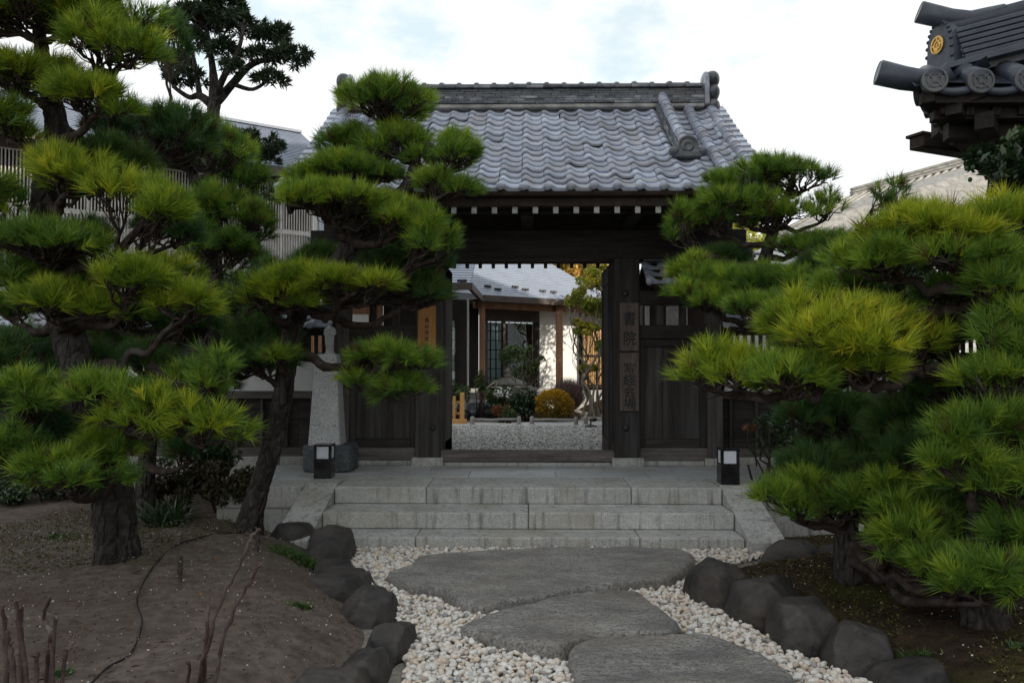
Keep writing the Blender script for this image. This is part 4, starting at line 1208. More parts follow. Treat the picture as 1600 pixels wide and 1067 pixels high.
# upright bamboo screen on the hall's right end
bs = thing('bamboo_screen', (1.75, 20.2, zb), 'upright brown bamboo pole screen beside the white hall wall', 'screen')
BS0 = V(906, 560, (WL0.x, WL0.y), (WL1.x, WL1.y)) - en * .12
for i in range(30):
    p = BS0 + eu * (.035 + i * .062)
    r = .029 + RNG.uniform(-.003, .003)
    zt_ = zb + 1.62 + RNG.uniform(-.03, .03)
    pts = [(p.x, p.y, zb - .02 + (zt_ - zb) * k / 8) for k in range(9)]
    MB().tube(pts, [r * (1.07 if k % 2 else 1.0) for k in range(9)], 7).build('bamboo_pole', MT['bamboo'], bs, True)
for z in (zb + .03, zb + .82, zb + 1.55):
    q = BS0 - en * .045
    MB().tube([q, q + eu * 1.9], .02, 7).xf(Matrix.Translation((0, 0, z - q.z))).build('cross_pole', MT['roof_wood'], bs, True)

# ---- temple hall whose tiled roof corner enters at the upper right
hall = thing('temple_hall', (8.0, 12.0, 0.0), 'dark temple hall whose tiled roof corner with gold crest enters at upper right', 'temple')
HC = P(1424, 128, 6.5)                                   # roof corner
hf = Vector((math.cos(R(-9)), math.sin(R(-9)), 0)); hl = Vector((math.sin(R(38)), math.cos(R(38)), 0))
def sori(d): return -0.10 * (1 - math.exp(-d / .55))    # the eave dips away from its raised corner
def eave_pt(dirn, d): return HC + dirn * d + Vector((0, 0, sori(d) + .015 * d))
HU = Vector((0, 0, 1))
slope_in = .55
def disc_tile(par, p, dirn, inn, r=.102, name='eave_disc', ln=1.6):
    """Round eave tile: disc with a raised crest, its barrel running up the slope."""
    up = (inn * math.cos(R(27)) + HU * math.sin(R(27)))
    z = -inn; x = dirn.normalized(); y = z.cross(x)
    M = Matrix((x, y, z)).transposed().to_4x4(); M.translation = p
    b = MB().lathe([(r * .98, -.05), (r, -.012), (r, .010), (r * .93, .014), (r * .82, .014), (r * .80, .002), (r * .62, .002), (r * .58, .010), (r * .46, .010), (r * .42, .002), (r * .24, .002), (r * .2, .010), (.003, .011)], n=26, M=M)
    for k in range(4):
        an = R(45 + 90 * k)
        M2 = M @ Matrix.Translation((math.cos(an) * r * .52, math.sin(an) * r * .52, .004)) @ Matrix.Rotation(an, 4, 'Z')
        b.box(-r * .30, r * .30, -r * .06, r * .06, 0, .008, .002, M2)
    d = b.build(name, MT['kawara_dark'], par)
    mb = MB()
    mb.tube([p + inn * .02, p + up * .5 * ln, p + up * ln], [r * .93, r * .92, r * .92], 16)
    mb.build('barrel', MT['slate_tile'], d, True)
    return d
hroof = MB()
def slope_sheet(mb, dirn, inn, L):
    n = 14
    for i in range(n):
        a, b = eave_pt(dirn, L * i / n), eave_pt(dirn, L * (i + 1) / n)
        up = inn * 6 + HU * 3.2
        mb.slab([a + HU * -.05, b + HU * -.05, b + up, a + up] if dirn is hf else [b + HU * -.05, a + HU * -.05, a + up, b + up], .06)
inn_f = Vector((-hf.y, hf.x, 0)); inn_l = Vector((hl.y, -hl.x, 0))
hipd = (inn_f + inn_l).normalized()
# two roof planes that meet along the hip
mb = MB(); n = 12
for dirn, inn in ((hf, inn_f), (hl, inn_l)):
    for i in range(n):
        LL = 9.0 if dirn is hf else 5.0
        d0, d1 = LL * i / n, LL * (i + 1) / n
        a, b = eave_pt(dirn, d0), eave_pt(dirn, d1)
        k = hipd.dot(dirn); m_ = hipd.dot(inn)
        t0_, t1_ = d0 / k * m_, d1 / k * m_
        A, B = a + inn * t0_ + HU * t0_ * slope_in, b + inn * t1_ + HU * t1_ * slope_in
        q = [a, b, B, A]
        top = hipd * 9.0 / k + HU * (9.0 / k * m_ * slope_in)
        mb.slab(q if dirn is hf else [b, a, A, B], .05)
hr = mb.build('roof', MT['slate_tile'], hall)
for dirn, inn, n_ in ((hf, inn_f, 12), (hl, inn_l, 14)):
    for i in range(n_):
        d = .17 + i * .345
        if dirn is hl: d = .30 + i * .345
        p = eave_pt(dirn, d) + HU * .02
        disc_tile(hr, p - inn * .02, dirn, inn, ln=min(1.6, .12 + d * hipd.dot(inn) / hipd.dot(dirn)))
        q0, q1 = eave_pt(dirn, d + .06), eave_pt(dirn, d + .265)
        if i == 0: disc = None
        mid = eave_pt(dirn, d + .1725)
        mb = MB()                                       # pan tile lip between the discs, sagging
        us = np.linspace(-1, 1, 9)
        vs = []
        for u in us:
            c = mid + dirn * u * .135 + HU * (.028 * (u * u - 1) - .012) - inn * .012
            vs += [c, c + HU * -.045, c + HU * -.050 + inn * .03, c + inn * .5 + HU * .26]
        fs = []
        for j in range(8):
            for e in range(2): fs.append((4 * j + e, 4 * j + e + 1, 4 * j + 5 + e, 4 * j + 4 + e))
            fs.append((4 * j, 4 * j + 4, 4 * j + 7, 4 * j + 3))
        mb.add(vs, fs); mb.build('pan_tile', MT['slate_tile'], hr, True)
# corner tile: a long tube that pokes out over the corner
c0 = eave_pt(hf, .07) + HU * .05 + inn_f * .09
MB().tube([c0 + hf * .10 + hipd * .1, c0, c0 - hf * .10 + HU * .022, c0 - hf * .30 + HU * .085], [.088, .092, .096, .102], 20).build('corner_tile', MT['slate_tile'], hr, True)
MB().lathe([(.092, 0), (.092, .006), (.085, .007), (.084, .003), (.002, .003)], n=24, M=Matrix.Translation(c0 - hf * .301 + HU * .0855) @ (-hf + HU * .25).to_track_quat('Z', 'Y').to_matrix().to_4x4()).build('corner_tile_face', MT['kawara_dark'], hr)
# corner ridge with its stacked courses, end block with the gold crest, long tube on top
k0 = P(1492, 84, 6.95); kd = (P(1700, 40, 6.75) - P(1492, 93, 6.95)).normalized()
kx = kd.cross(HU).normalized(); ku = kx.cross(kd)
for i in range(6):
    o = k0 + ku * (-.105 + i * .052)
    w = .20 - i * .014
    MB().beam(o, o + kd * 6, w * 2, .040, up=ku, ch=.006).build('ridge_course', MT['slate_tile'], hr)
MB().beam(k0 - ku * .11, k0 - ku * .11 + kd * 6, .30, .26, up=ku).build('ridge_core', MT['kawara_dark'], hr)
MB().tube([k0 + ku * .215 - kd * .02, k0 + ku * .215 + kd * 6], .085, 16).build('ridge_tube', MT['slate_tile'], hr, True)
MB().beam(k0 - ku * .16 - kd * .25, k0 - ku * .16 + kd * 6, .52, .05, up=ku).build('ridge_base', MT['slate_tile'], hr)
pts = [k0 + ku * .24 + kd * .45, k0 + ku * .25 + kd * .18, k0 + ku * .31 + kd * .02, k0 + ku * .44 - kd * .20]
MB().tube(pts, [.075, .082, .088, .094], 18).build('end_tube', MT['slate_tile'], hr, True)
MB().lathe([(.088, 0), (.088, .006), (.08, .007), (.079, .003), (.002, .003)], n=24, M=Matrix.Translation(pts[-1]) @ (pts[-1] - pts[-2]).to_track_quat('Z', 'Y').to_matrix().to_4x4()).build('tube_face', MT['kawara_dark'], hr)
fx = Vector((-.98, -.20, 0)).normalized()             # the end block faces left and towards the path
fy = HU; fs_ = fy.cross(fx).normalized()
Mf = Matrix((fs_, fy, fx)).transposed().to_4x4(); Mf.translation = k0 - kd * .12 + HU * .06
prof = [(-.17, -.26), (-.165, -.05), (-.15, .10), (-.11, .20), (-.05, .25), (.05, .25), (.11, .20), (.15, .10), (.165, -.05), (.17, -.26)]
mb = MB(); vs = [(x, y, 0) for x, y in prof] + [(x * .86, y * .92 - .0, .02) for x, y in prof] + [(x, y, -.16) for x, y in prof]
nn = len(prof)
mb.add([Mf @ Vector(v) for v in vs], [tuple(range(nn, 2 * nn))] + [(i, i + 1, nn + i + 1, nn + i) for i in range(nn - 1)] + [(2 * nn + i, 2 * nn + i + 1, i + 1, i) for i in range(nn - 1)] + [tuple(range(2 * nn, 3 * nn))[::-1]])
ob = mb.build('end_block', MT['slate_tile'], hr)
for i in range(nn - 1):                               # beaded rim
    for t in (.25, .75):
        x = prof[i][0] + (prof[i + 1][0] - prof[i][0]) * t; y = prof[i][1] + (prof[i + 1][1] - prof[i][1]) * t
        MB().ball(Mf @ Vector((x * .93, y * .95, .012)), .018, 1).build('bead', MT['slate_tile'], ob, True)
mb = MB().lathe([(.078, .0), (.078, .014), (.062, .016), (.060, .006), (.045, .006), (.043, .014), (.028, .014), (.026, .006), (.012, .006), (.011, .014), (.001, .014)], n=28)
for k in range(4):
    mb.box(.03, .066, -.008, .008, .004, .0145, .001, Matrix.Rotation(R(90 * k), 4, 'Z'))
mb.xf(Mf @ Matrix.Translation((0, .045, .02))).build('crest', MT['gold'], ob)
MB().box(-.19, .19, -.30, -.20, -.18, .05, .01, Mf).box(-.22, .22, -.345, -.302, -.2, .08, .008, Mf).build('block_foot', MT['slate_tile'], ob)
# woodwork under the eaves
for i in range(4):
    q = HC + hf * (.25 + .0 * i) + inn_f * .32 + HU * (-.15)
fa = lambda d, off, dz: eave_pt(d[0], d[1]) + d[2] * off + HU * dz
for dirn, inn in ((hf, inn_f), (hl, inn_l)):
    for lvl, (off, dz, w, h) in enumerate(((.10, -.10, .10, .10), (.26, -.17, .12, .12), (.45, -.26, .14, .14))):
        for j in range(8 if dirn is hf else 4):
            a = eave_pt(dirn, max(off * .9, .1) + j * 1.1); b = eave_pt(dirn, max(off * .9, .1) + (j + 1) * 1.1)
            MB().beam(a + inn * off + HU * dz, b + inn * off + HU * dz, w, h).build('eave_board', MT['shadow_board'], hall)
    q = [eave_pt(dirn, .1) + inn * .1 + HU * -.09, eave_pt(dirn, 9 if dirn is hf else 5) + inn * .1 + HU * -.09, eave_pt(dirn, 9 if dirn is hf else 5) + inn * 2.6 + HU * .2, eave_pt(dirn, 2.2) + inn * 2.6 + HU * .2]
    MB().slab(q if dirn is hf else q[::-1], .03).build('soffit', MT['roof_wood'], hall)
    for j in range(26):
        d = .3 + j * .2
        a = eave_pt(dirn, d) + inn * .16 + HU * -.16; b = eave_pt(dirn, d) + inn * min(1.8, d * .9 + .2) + HU * (-.16 + min(1.8, d * .9 + .2) * .2)
        MB().beam(a, b, .07, .085).build('rafter', MT['roof_wood'], hall)
hb = lambda px, py, Y: P(px, py, Y)
def bracket(px0, py0, px1, py1, Y, dep, name, m, ln=2.2):
    a, b = hb(px0, py1, Y), hb(px1, py0, Y)
    MB().beam(Vector((a.x, Y, (a.z + b.z) / 2)), Vector((a.x, Y, (a.z + b.z) / 2)) + hf * ln, dep, b.z - a.z, ch=.01).build(name, MT[m], hall)
bracket(1460, 182, 1530, 214, 7.55, .20, 'bracket_beam', 'roof_wood', 3.4)
MB().beam(P(1432, 222, 7.9), P(1432, 222, 7.9) + Vector((2.2, .9, -.06)), .18, .13, ch=.008).build('bracket_beam', MT['roof_wood'], hall)
MB().beam(P(1428, 211, 7.9), P(1428, 211, 7.9) + Vector((2.2, .9, -.06)), .21, .03, ch=.004).build('bracket_cap', MT['roof_wood'], hall)
for j in range(5):
    p = P(1566, 192, 7.5) + hf * (j * .55)
    MB().box(p.x - .035, p.x + .035, p.y - .3, p.y + .5, p.z - .05, p.z + .05, .004).build('beam_end', MT['end_paint'], hall)
MB().prism([(5.0, 8.3), (11.5, 6.6), (13.4, 9.3), (7.0, 10.9)], 0.0, 3.95).build('wall', MT['shadow_board'], hall)

# ---- pale house with a ribbed roof beyond the right wall
ph = thing('far_house', (10.5, 23, LAND), 'pale house with sunlit ribbed tile roof far beyond the right wall', 'house')
f0, f1 = P(1215, 366, 21.0), P(1700, 352, 21.0)
g0, g1 = P(1330, 308, 24.0), P(1760, 190, 24.0)
mb = MB(); 
mb.slab([f0, f1, g1, g0], .08)
fr_ = mb.build('roof', MT['mortar'], ph)
for i in range(34):
    t = i / 34
    a, b = f0.lerp(f1, t), g0.lerp(g1, t)
    MB().tube([a + HU * .02, b + HU * .02], .06, 6).build('tile_rib', MT['mortar'], fr_, True)
for k in range(3):
    MB().beam(g0 + HU * (.05 + .09 * k), g1 + HU * (.05 + .09 * k), .3 - .06 * k, .07).build('ridge_course', MT['mortar'], fr_)
MB().box(f0.x + .5, f1.x, 21.6, 27.0, LAND, f0.z + .1, .02).build('wall', MT['plaster'], ph)
for k in range(4):
    x = f0.x + 1.0 + k * 1.6
    w_ = MB().box(x, x + .9, 21.56, 21.62, 2.0, 3.1, .01).build('window', MT['shadow_board'], ph)
    MB().box(x + .43, x + .47, 21.54, 21.559, 2.0, 3.1, .002).build('frame', MT['pale_slat'], w_)

# ---- unseen long hall, added to shade the forecourt, gate and lattice house
mh = thing('shade_hall', (19, -3, 0), 'unseen long tall hall added beyond the right edge to shade the forecourt', 'temple')
MB().box(14.0, 24, -20, 10.6, 0, 9.2, .05).build('wall', MT['plaster'], mh)  # pale plaster, so the added wall bounces sky light to the forecourt
mb = MB()
x0, x1, y0, y1, ze, zr = 12.5, 25.5, -21, 11.5, 9.0, 18.0
mb.add([(x0, y0, ze), (x1, y0, ze), (x1, y1, ze), (x0, y1, ze), (19, y0 + .5, zr), (19, y1 - .5, zr)],
       [(0, 1, 4), (1, 2, 5, 4), (2, 3, 5), (3, 0, 4, 5), (3, 2, 1, 0)])
mb.build('roof', MT['kawara_dark'], mh)
# ================================================================== LEAVES, TWIGS AND THE COURTYARD GARDEN
def unit(v):
    return v / (np.linalg.norm(v, axis=-1, keepdims=True) + 1e-9)
def leaf_mesh(name, m, pos, size, par, aspect=0.45, tint=None, face_up=0.5, dirs=None, kind='stuff', jitter=0.3):
    """Diamond leaves folded along the midrib, one per position."""
    pos = np.asarray(pos, float); n = len(pos)
    ln = size * RNG.uniform(1 - jitter, 1 + jitter, n)[:, None]
    d = unit(RNG.normal(size=(n, 3))) if dirs is None else unit(np.asarray(dirs) + RNG.normal(0, .35, (n, 3)))
    up = unit(RNG.normal(size=(n, 3)) + np.array([0, 0, 2.5 * face_up]))
    s = unit(np.cross(d, up)); nn = np.cross(s, d)
    a = pos - d * ln * .5; b = pos + d * ln * .5
    w = ln * aspect * .5
    fold = nn * w * .5
    vs = np.stack([a, pos + s * w + fold, b - nn * ln * .08, pos - s * w + fold], 1).reshape(-1, 3)
    k = np.arange(n)[:, None] * 4
    fs = np.concatenate([k + [0, 1, 2], k + [0, 2, 3]])
    t = RNG.random(n) if tint is None else tint
    off = origin(par) if par is not None else (0, 0, 0)
    return props(link(name, big_mesh(name, vs, fs, m, tint=np.repeat(t, 4), off=off), par), kind=kind)
def clump_points(c, r, n, k=14, shell=.65, lump=.42, bottom=-.5, seed=None):
    """Points spread over the uneven outside of a bush or crown."""
    c, r = np.array(c, float), np.array(r, float)
    cd = unit(RNG.normal(size=(k, 3))); cd[:, 2] = np.maximum(cd[:, 2], bottom)
    cc = cd * RNG.uniform(.35, .78, (k, 1))
    i = RNG.integers(0, k, n)
    d = unit(RNG.normal(size=(n, 3)))
    q = cc[i] + d * lump * (shell + (1 - shell) * RNG.random((n, 1))) * RNG.uniform(.8, 1.15, (k, 1))[i]
    q[:, 2] = np.maximum(q[:, 2], bottom)
    return c + q * r, d, np.clip(.5 + .2 * RNG.normal(size=k)[i] + .16 * RNG.normal(size=n), 0, 1)
def wander(a, b, n=6, amp=.08, bow=None):
    a, b = np.array(a, float), np.array(b, float)
    L = np.linalg.norm(b - a)
    t = np.linspace(0, 1, n)[:, None]
    p = a + (b - a) * t
    j = RNG.normal(0, amp * L, (n, 3)); j[0] = 0; j[-1] = 0
    p = p + j * np.sin(np.pi * t) ** .5
    if bow is not None: p = p + np.array(bow) * np.sin(np.pi * t)
    return p
def shrub(name, c, r, n, size, m, label, cat='shrub', stems=7, base_z=None, wood='twig', group=None, aspect=.45, k=16, face_up=.5, part_name='foliage', lump=.42):
    c = Vector(c); bz = base_z if base_z is not None else c.z - r[2]
    t = thing(name, (c.x, c.y, bz), label, cat, group)
    mb = MB()
    for i in range(stems):
        a = RNG.uniform(0, 2 * math.pi); q = RNG.uniform(.2, .8)
        e = (c.x + math.cos(a) * r[0] * q, c.y + math.sin(a) * r[1] * q, c.z + r[2] * RNG.uniform(-.1, .6))
        mb.tube(wander((c.x + RNG.normal(0, .04), c.y + RNG.normal(0, .04), bz - .03), e, 6, .06), np.linspace(.014, .005, 6) * (1 + r[0]), 5)
    mb.build('stem', MT[wood], t, True)
    p, d, tt = clump_points(c, r, n, k, lump=lump)
    leaf_mesh(part_name, MT[m], p, size, t, aspect, tt, face_up)
    return t
def at_ground(px, py, z=LAND): return G(px, py, z)

# raked gravel of the yard and the white gravel behind the rail
gx, gy = [], []
xs = RNG.uniform(-1.9, 2.2, 13000); ysy = 10.2 + (15.6 - 10.2) * RNG.random(13000) ** 1.3
k = np.abs(xs + .05) < ysy * .125 + .25
pebbles('yard_gravel', np.stack([xs[k], ysy[k], np.full(k.sum(), LAND + .002)], -1), RNG.uniform(.009, .019, k.sum()), MT['yard_pebble'], sub=0, lump=.3)
me = MB().prism([(-2.2, 15.35), (3.4, 15.35), (3.8, 17.4), (1.1, 16.6), (-.5, 16.1), (-2.2, 16.2)], LAND - .01, LAND + .006)
props(me.build('white_gravel', mat('white_gravel', (0.62, 0.62, 0.61), (0.48, 0.48, 0.47), scale=60, bump=.8, bscale=90, bdist=.01, rough=.9), base=(0, 0, 0)), kind='structure')
def mound(name, pts, h, m):
    o = catmull([(G(a, b, LAND).x, G(a, b, LAND).y) for a, b in pts], 5, True); c = np.mean(o, 0); n = len(o)
    vs, fs = [], []
    R_ = 7
    for r in range(R_):
        s = 1 - r / R_
        for q in o:
            z = LAND - .02 + (h + .02) * (1 - s ** 2.2) + .015 * mnoise.noise(Vector((q[0] * 3 * s, q[1] * 3, r)))
            vs.append((c[0] + (q[0] - c[0]) * s, c[1] + (q[1] - c[1]) * s, z))
    vs.append((c[0], c[1], LAND + h))
    for r in range(R_ - 1):
        for i in range(n): fs.append((r * n + i, r * n + (i + 1) % n, (r + 1) * n + (i + 1) % n, (r + 1) * n + i))
    for i in range(n): fs.append(((R_ - 1) * n + i, (R_ - 1) * n + (i + 1) % n, R_ * n))
    a = sum(o[i][0] * o[(i + 1) % n][1] - o[(i + 1) % n][0] * o[i][1] for i in range(n))
    if a < 0: fs = [f[::-1] for f in fs]
    return props(MB().add(vs, fs).build(name, MT[m], smooth=True), kind='structure')
mound('moss_mound', [(690, 652), (760, 657), (840, 658), (895, 656), (913, 650), (900, 641), (860, 634), (780, 630), (690, 630)], .10, 'moss_soil')
mound('moss_mound', [(905, 640), (945, 647), (1020, 652), (1060, 640), (1010, 626), (940, 624), (912, 632)], .30, 'moss_soil')

# low log rail
lr = None
for i, (a, b, lab) in enumerate(((738, 811, 'low grey log rail on two posts, left of the other low rails'), (831, 900, 'low grey log rail in front of the golden round bush'), (915, 975, 'low grey log rail running behind the right door leaf'))):
    pa, pb = at_ground(a, 664), at_ground(b, 664 + (1 if i else 0))
    t = thing('log_rail', ((pa.x + pb.x) / 2, pa.y, LAND), lab, 'rail', 'low log rails edging the courtyard bed')
    for q in (pa, pb):
        MB().lathe([(.040, -.03), (.042, .10), (.040, .145), (.030, .165), (.010, .172)], q, 12).build('post', MT['concrete'], t, True)
        MB().lathe([(.085, -.03), (.075, .015), (.045, .03)], q, 12).build('foot', MT['concrete'], t, True)
    MB().tube(wander(pa + HU * .11, pb + HU * .11, 6, .004), .023, 8).build('rail', MT['concrete'], t, True)
# yellow picket fence piece
q = at_ground(722, 662)
pf = thing('picket_fence', (q.x - .5, q.y, LAND), 'short yellow wooden picket fence behind the left door leaf', 'fence')
for i in range(9):
    x = q.x - i * .155
    hgt = .62 if i % 2 == 0 else .55
    w = .045 if i % 2 == 0 else .03
    MB().box(x - w, x + w, q.y - .02, q.y + .03, LAND + .02, LAND + hgt, .008).build('picket', MT['yellow_wood'], pf)
for z in (.18, .40):
    MB().box(q.x - 1.35, q.x + .06, q.y + .033, q.y + .06, LAND + z, LAND + z + .05, .005).build('rail', MT['yellow_wood'], pf)
MB().box(q.x - 1.4, q.x + .1, q.y - .12, q.y - .03, LAND - .01, LAND + .10, .01).build('base_beam', MT['yellow_wood'], pf)
# water basin with bamboo lid and spout
q = at_ground(754, 654)
wb_ = thing('water_basin', (q.x, q.y + .3, LAND), 'dark smooth stone water basin in the courtyard bed', 'basin')
mb = MB().ball((0, 0, 0), (.40, .34, .34), 4, .12, 1.3, 5, flat=.17)
mb.xf(Matrix.Translation((q.x, q.y + .32, LAND + .15))); mb.build('basin', MT['wet_boulder'], wb_, True)
lid = thing('bamboo_mat', (q.x, q.y + .3, LAND + .36), 'slatted pale bamboo mat lying across the dark water basin', 'mat')
for i in range(6):
    y = q.y + .16 + i * .055
    MB().tube([(q.x - .28, y, LAND + .345 + i * .004), (q.x + .2, y + .01, LAND + .345 + i * .004)], .02, 6).build('bamboo_pole', MT['concrete'], lid, True)
for x in (-.2, .0, .13):
    MB().tube([(q.x + x, q.y + .13, LAND + .378), (q.x + x, q.y + .48, LAND + .392)], .008, 5).build('cord', MT['iron'], lid)
sp = thing('bamboo_spout', (q.x, q.y + .6, LAND), 'slanting pale bamboo spout above the water basin', 'spout')
a, b = P(750, 615, q.y + .45), P(775, 595, q.y + .75)
MB().tube([a, a.lerp(b, .5), b], [.022, .024, .024], 10).build('spout', MT['pale_bark'], sp, True)
MB().tube([(b.x, b.y, LAND), (b.x, b.y, b.z)], .03, 8).build('post', MT['pale_bark'], sp, True)
boulder(724, 640, 26, q.y + .1, .14, .16, 'grey boulder between picket fence and water basin', 31, zb=LAND)
boulder(795, 627, 40, q.y + 1.0, .2, .2, 'dark boulder behind the flowering shrubs of the courtyard', 33, zb=LAND)
# stone lantern
q = at_ground(793, 646)
ln_ = thing('stone_lantern', (q.x, q.y + .5, LAND), 'brown stone lantern with wide mossy cap before the glass doors', 'lantern')
cx, cy = q.x, q.y + .5
sc = cy / F_PX
zc_ = P(793, 600, cy).z
for leg in range(3):
    an = leg * 2.1 + .5
    MB().tube([(cx + math.cos(an) * .28, cy + math.sin(an) * .28, LAND - .02), (cx + math.cos(an) * .2, cy + math.sin(an) * .2, zc_ - .35)], [.06, .05], 8).build('leg', MT['dark_stone'], ln_, True)
MB().lathe([(.30, -.36), (.32, -.33), (.32, -.29), (.20, -.27)], (cx, cy, zc_), 6).build('platform', MT['concrete'], ln_)
MB().lathe([(.17, -.269), (.17, -.05), (.19, -.03)], (cx, cy, zc_), 6).build('light_box', MT['concrete'], ln_)
MB().lathe([(.10, -.029), (.47, -.025), (.49, .005), (.44, .04), (.30, .10), (.17, .155), (.09, .17)], (cx, cy, zc_), 18).build('cap', MT['flagstone'], ln_, True)
MB().lathe([(.085, .171), (.10, .19), (.10, .23), (.07, .235), (.065, .25), (.095, .28), (.10, .32), (.075, .36), (.03, .39), (.005, .405)], (cx, cy, zc_), 16).build('finial', MT['concrete'], ln_, True)
# shrubs of the bed
def bush_px(px0, px1, py0, py1, Y, *a, dep=.9, **kw):
    c0, c1 = P(px0, py0, Y), P(px1, py1, Y)
    r = ((c1.x - c0.x) / 2, (c1.x - c0.x) / 2 * dep, (c0.z - c1.z) / 2)
    return shrub(a[0], ((c0.x + c1.x) / 2, Y, (c0.z + c1.z) / 2), r, *a[1:], base_z=LAND, **kw)
bush_px(692, 736, 592, 640, 16.4, 'evergreen_shrub', 1500, .075, 'leaf_shrub', 'green leafy shrub behind the yellow picket fence', group='courtyard shrubs')
bush_px(736, 764, 575, 625, 17.2, 'evergreen_shrub', 420, .075, 'leaf_shrub', 'thin upright shrub beside the light wooden hall post', group='courtyard shrubs', lump=.34)
bush_px(756, 790, 604, 640, 17.0, 'evergreen_shrub', 600, .07, 'leaf_shrub', 'low yellow-green shrub behind the bamboo spout', group='courtyard shrubs')
bush_px(793, 848, 606, 657, 16.6, 'evergreen_shrub', 2200, .085, 'leaf_dark', 'dense dark green shrub left of the golden round bush', group='courtyard shrubs', face_up=.8)
bush_px(768, 800, 626, 655, 16.2, 'azalea_shrub', 900, .055, 'leaf_red', 'small reddish shrub at the foot of the stone lantern', group='courtyard shrubs')
bush_px(782, 806, 634, 657, 16.0, 'low_shrub', 500, .06, 'leaf_shrub', 'bright green low shrub in front of the reddish one', group='courtyard shrubs')
wf = bush_px(774, 806, 602, 634, 16.9, 'flowering_shrub', 450, .06, 'leaf_shrub', 'shrub with small white blossoms before the stone lantern', group='courtyard shrubs')
p, d, tt = clump_points(P(790, 616, 16.8), (.22, .22, .26), 90, 9)
leaf_mesh('blossom', MT['petal_white'], p, .06, wf, .9, tt)
gb = bush_px(838, 895, 610, 658, 16.5, 'golden_bush', 200, .05, 'leaf_shrub', 'golden yellow clipped round bush in the courtyard', stems=6, group='courtyard shrubs')
c0, c1 = P(838, 610, 16.5), P(895, 656, 16.5); cc_ = np.array([(c0.x + c1.x) / 2, 16.5, (c0.z + c1.z) / 2]); rr_ = np.array([(c1.x - c0.x) / 2, .36, (c0.z - c1.z) / 2])
d = unit(RNG.normal(size=(6000, 3))); d = d[d[:, 2] > -.75]
bump_ = 1 + .05 * np.sin(d[:, :1] * 9) * np.sin(d[:, 2:] * 8 + 1) + .05 * RNG.normal(size=(len(d), 1))
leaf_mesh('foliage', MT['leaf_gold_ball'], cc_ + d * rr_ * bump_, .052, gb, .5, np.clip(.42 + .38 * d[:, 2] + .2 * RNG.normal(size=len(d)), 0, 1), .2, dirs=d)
# leafless twig ball
def twig_ball(name, c, r, n, m, label):
    t = thing(name, (c[0], c[1], LAND), label, 'shrub', 'courtyard shrubs')
    vs, fs = [], []
    d = unit(RNG.normal(size=(n, 3))); d[:, 2] = np.abs(d[:, 2]) * 1.2 - .25; d = unit(d)
    base = np.array([c[0], c[1], c[2] - r[2] * .95]); tips = np.array(c) + d * np.array(r) * RNG.uniform(.75, 1.05, (n, 1))
    a = base + (tips - base) * RNG.uniform(.2, .75, (n, 1)) + RNG.normal(0, .05, (n, 3))
    s = unit(np.cross(tips - a, RNG.normal(size=(n, 3)))) * .0045
    v = np.stack([a - s, a + s, tips], 1).reshape(-1, 3)
    f = np.arange(n * 3).reshape(n, 3)
    props(link('twigs', big_mesh('twigs', v, f, MT[m], tint=np.repeat(RNG.random(n), 3), off=origin(t)), t), kind='stuff')
    mb = MB()
    for i in range(16):
        mb.tube(wander(base, tips[i], 5, .05), np.linspace(.016, .005, 5), 5)
    mb.build('stem', MT['twig'], t, True)
    return t
c = P(887, 616, 17.6); twig_ball('bare_shrub', (c.x, 17.6, c.z), (.42, .36, .42), 5200, 'grey_twig', 'leafless grey-pink round shrub behind the golden bush')
# small tree with pale stems in front of the glass doors
def small_tree(name, px, Y, base_z, stems, crown, n, size, m, label, wood='pale_bark', r0=.03, group=None, cat='tree', aspect=.5, k=16, lump=.4, face_up=.6):
    b = P(px, 600, Y)
    t = thing(name, (b.x, Y, base_z), label, cat, group)
    for i in range(stems):
        e, rad = crown[i % len(crown)]
        e = np.array(e) + RNG.normal(0, .08, 3)
        a = (b.x + RNG.normal(0, .10), Y + RNG.normal(0, .10), base_z - .05)
        pts = wander(a, e, 9, .035)
        mb = MB().tube(catmull(pts, 3), np.linspace(r0, r0 * .3, 25), 7)
        for j in range(9):
            q = pts[RNG.integers(3, 9)]
            e2 = np.array(e) + RNG.normal(0, 1, 3) * np.array(rad) * .6
            mb.tube(wander(q, e2, 5, .08), np.linspace(r0 * .3, .004, 5), 4)
        mb.build('trunk', MT[wood], t, True)
    for e, rad in crown:
        kk = n * rad[0] * rad[2] / sum(r[0] * r[2] for _, r in crown)
        p, d, tt = clump_points(e, rad, int(kk), k, bottom=-.8, lump=lump)
        leaf_mesh('crown', MT[m], p, size, t, aspect, tt, face_up)
    return t
Y = 17.4
cr = lambda px, py, w, h, Y, dep=.8: ((P(px, py, Y).x, Y, P(px, py, Y).z), (w * Y / F_PX, w * Y / F_PX * dep, h * Y / F_PX))
small_tree('small_tree', 815, Y, LAND, 5, [cr(808, 552, 26, 20, Y), cr(790, 558, 14, 14, Y), cr(832, 574, 16, 12, Y), cr(846, 560, 8, 6, Y), cr(815, 580, 22, 14, Y)], 1500, .07, 'leaf_shrub', 'small tree with thin pale stems before the glass doors', r0=.022)
Y = 16.6
small_tree('bright_tree', 925, Y, LAND + .15, 9, [cr(925, 440, 26, 22, Y), cr(905, 465, 22, 18, Y), cr(930, 480, 28, 22, Y), cr(893, 474, 14, 8, Y), cr(915, 515, 26, 14, Y), cr(940, 540, 16, 12, Y), cr(922, 575, 20, 8, Y), cr(900, 503, 10, 6, Y)], 4200, .085, 'leaf_yellow', 'sunlit yellow-green tree with many pale stems before the bamboo screen', r0=.028, lump=.36)
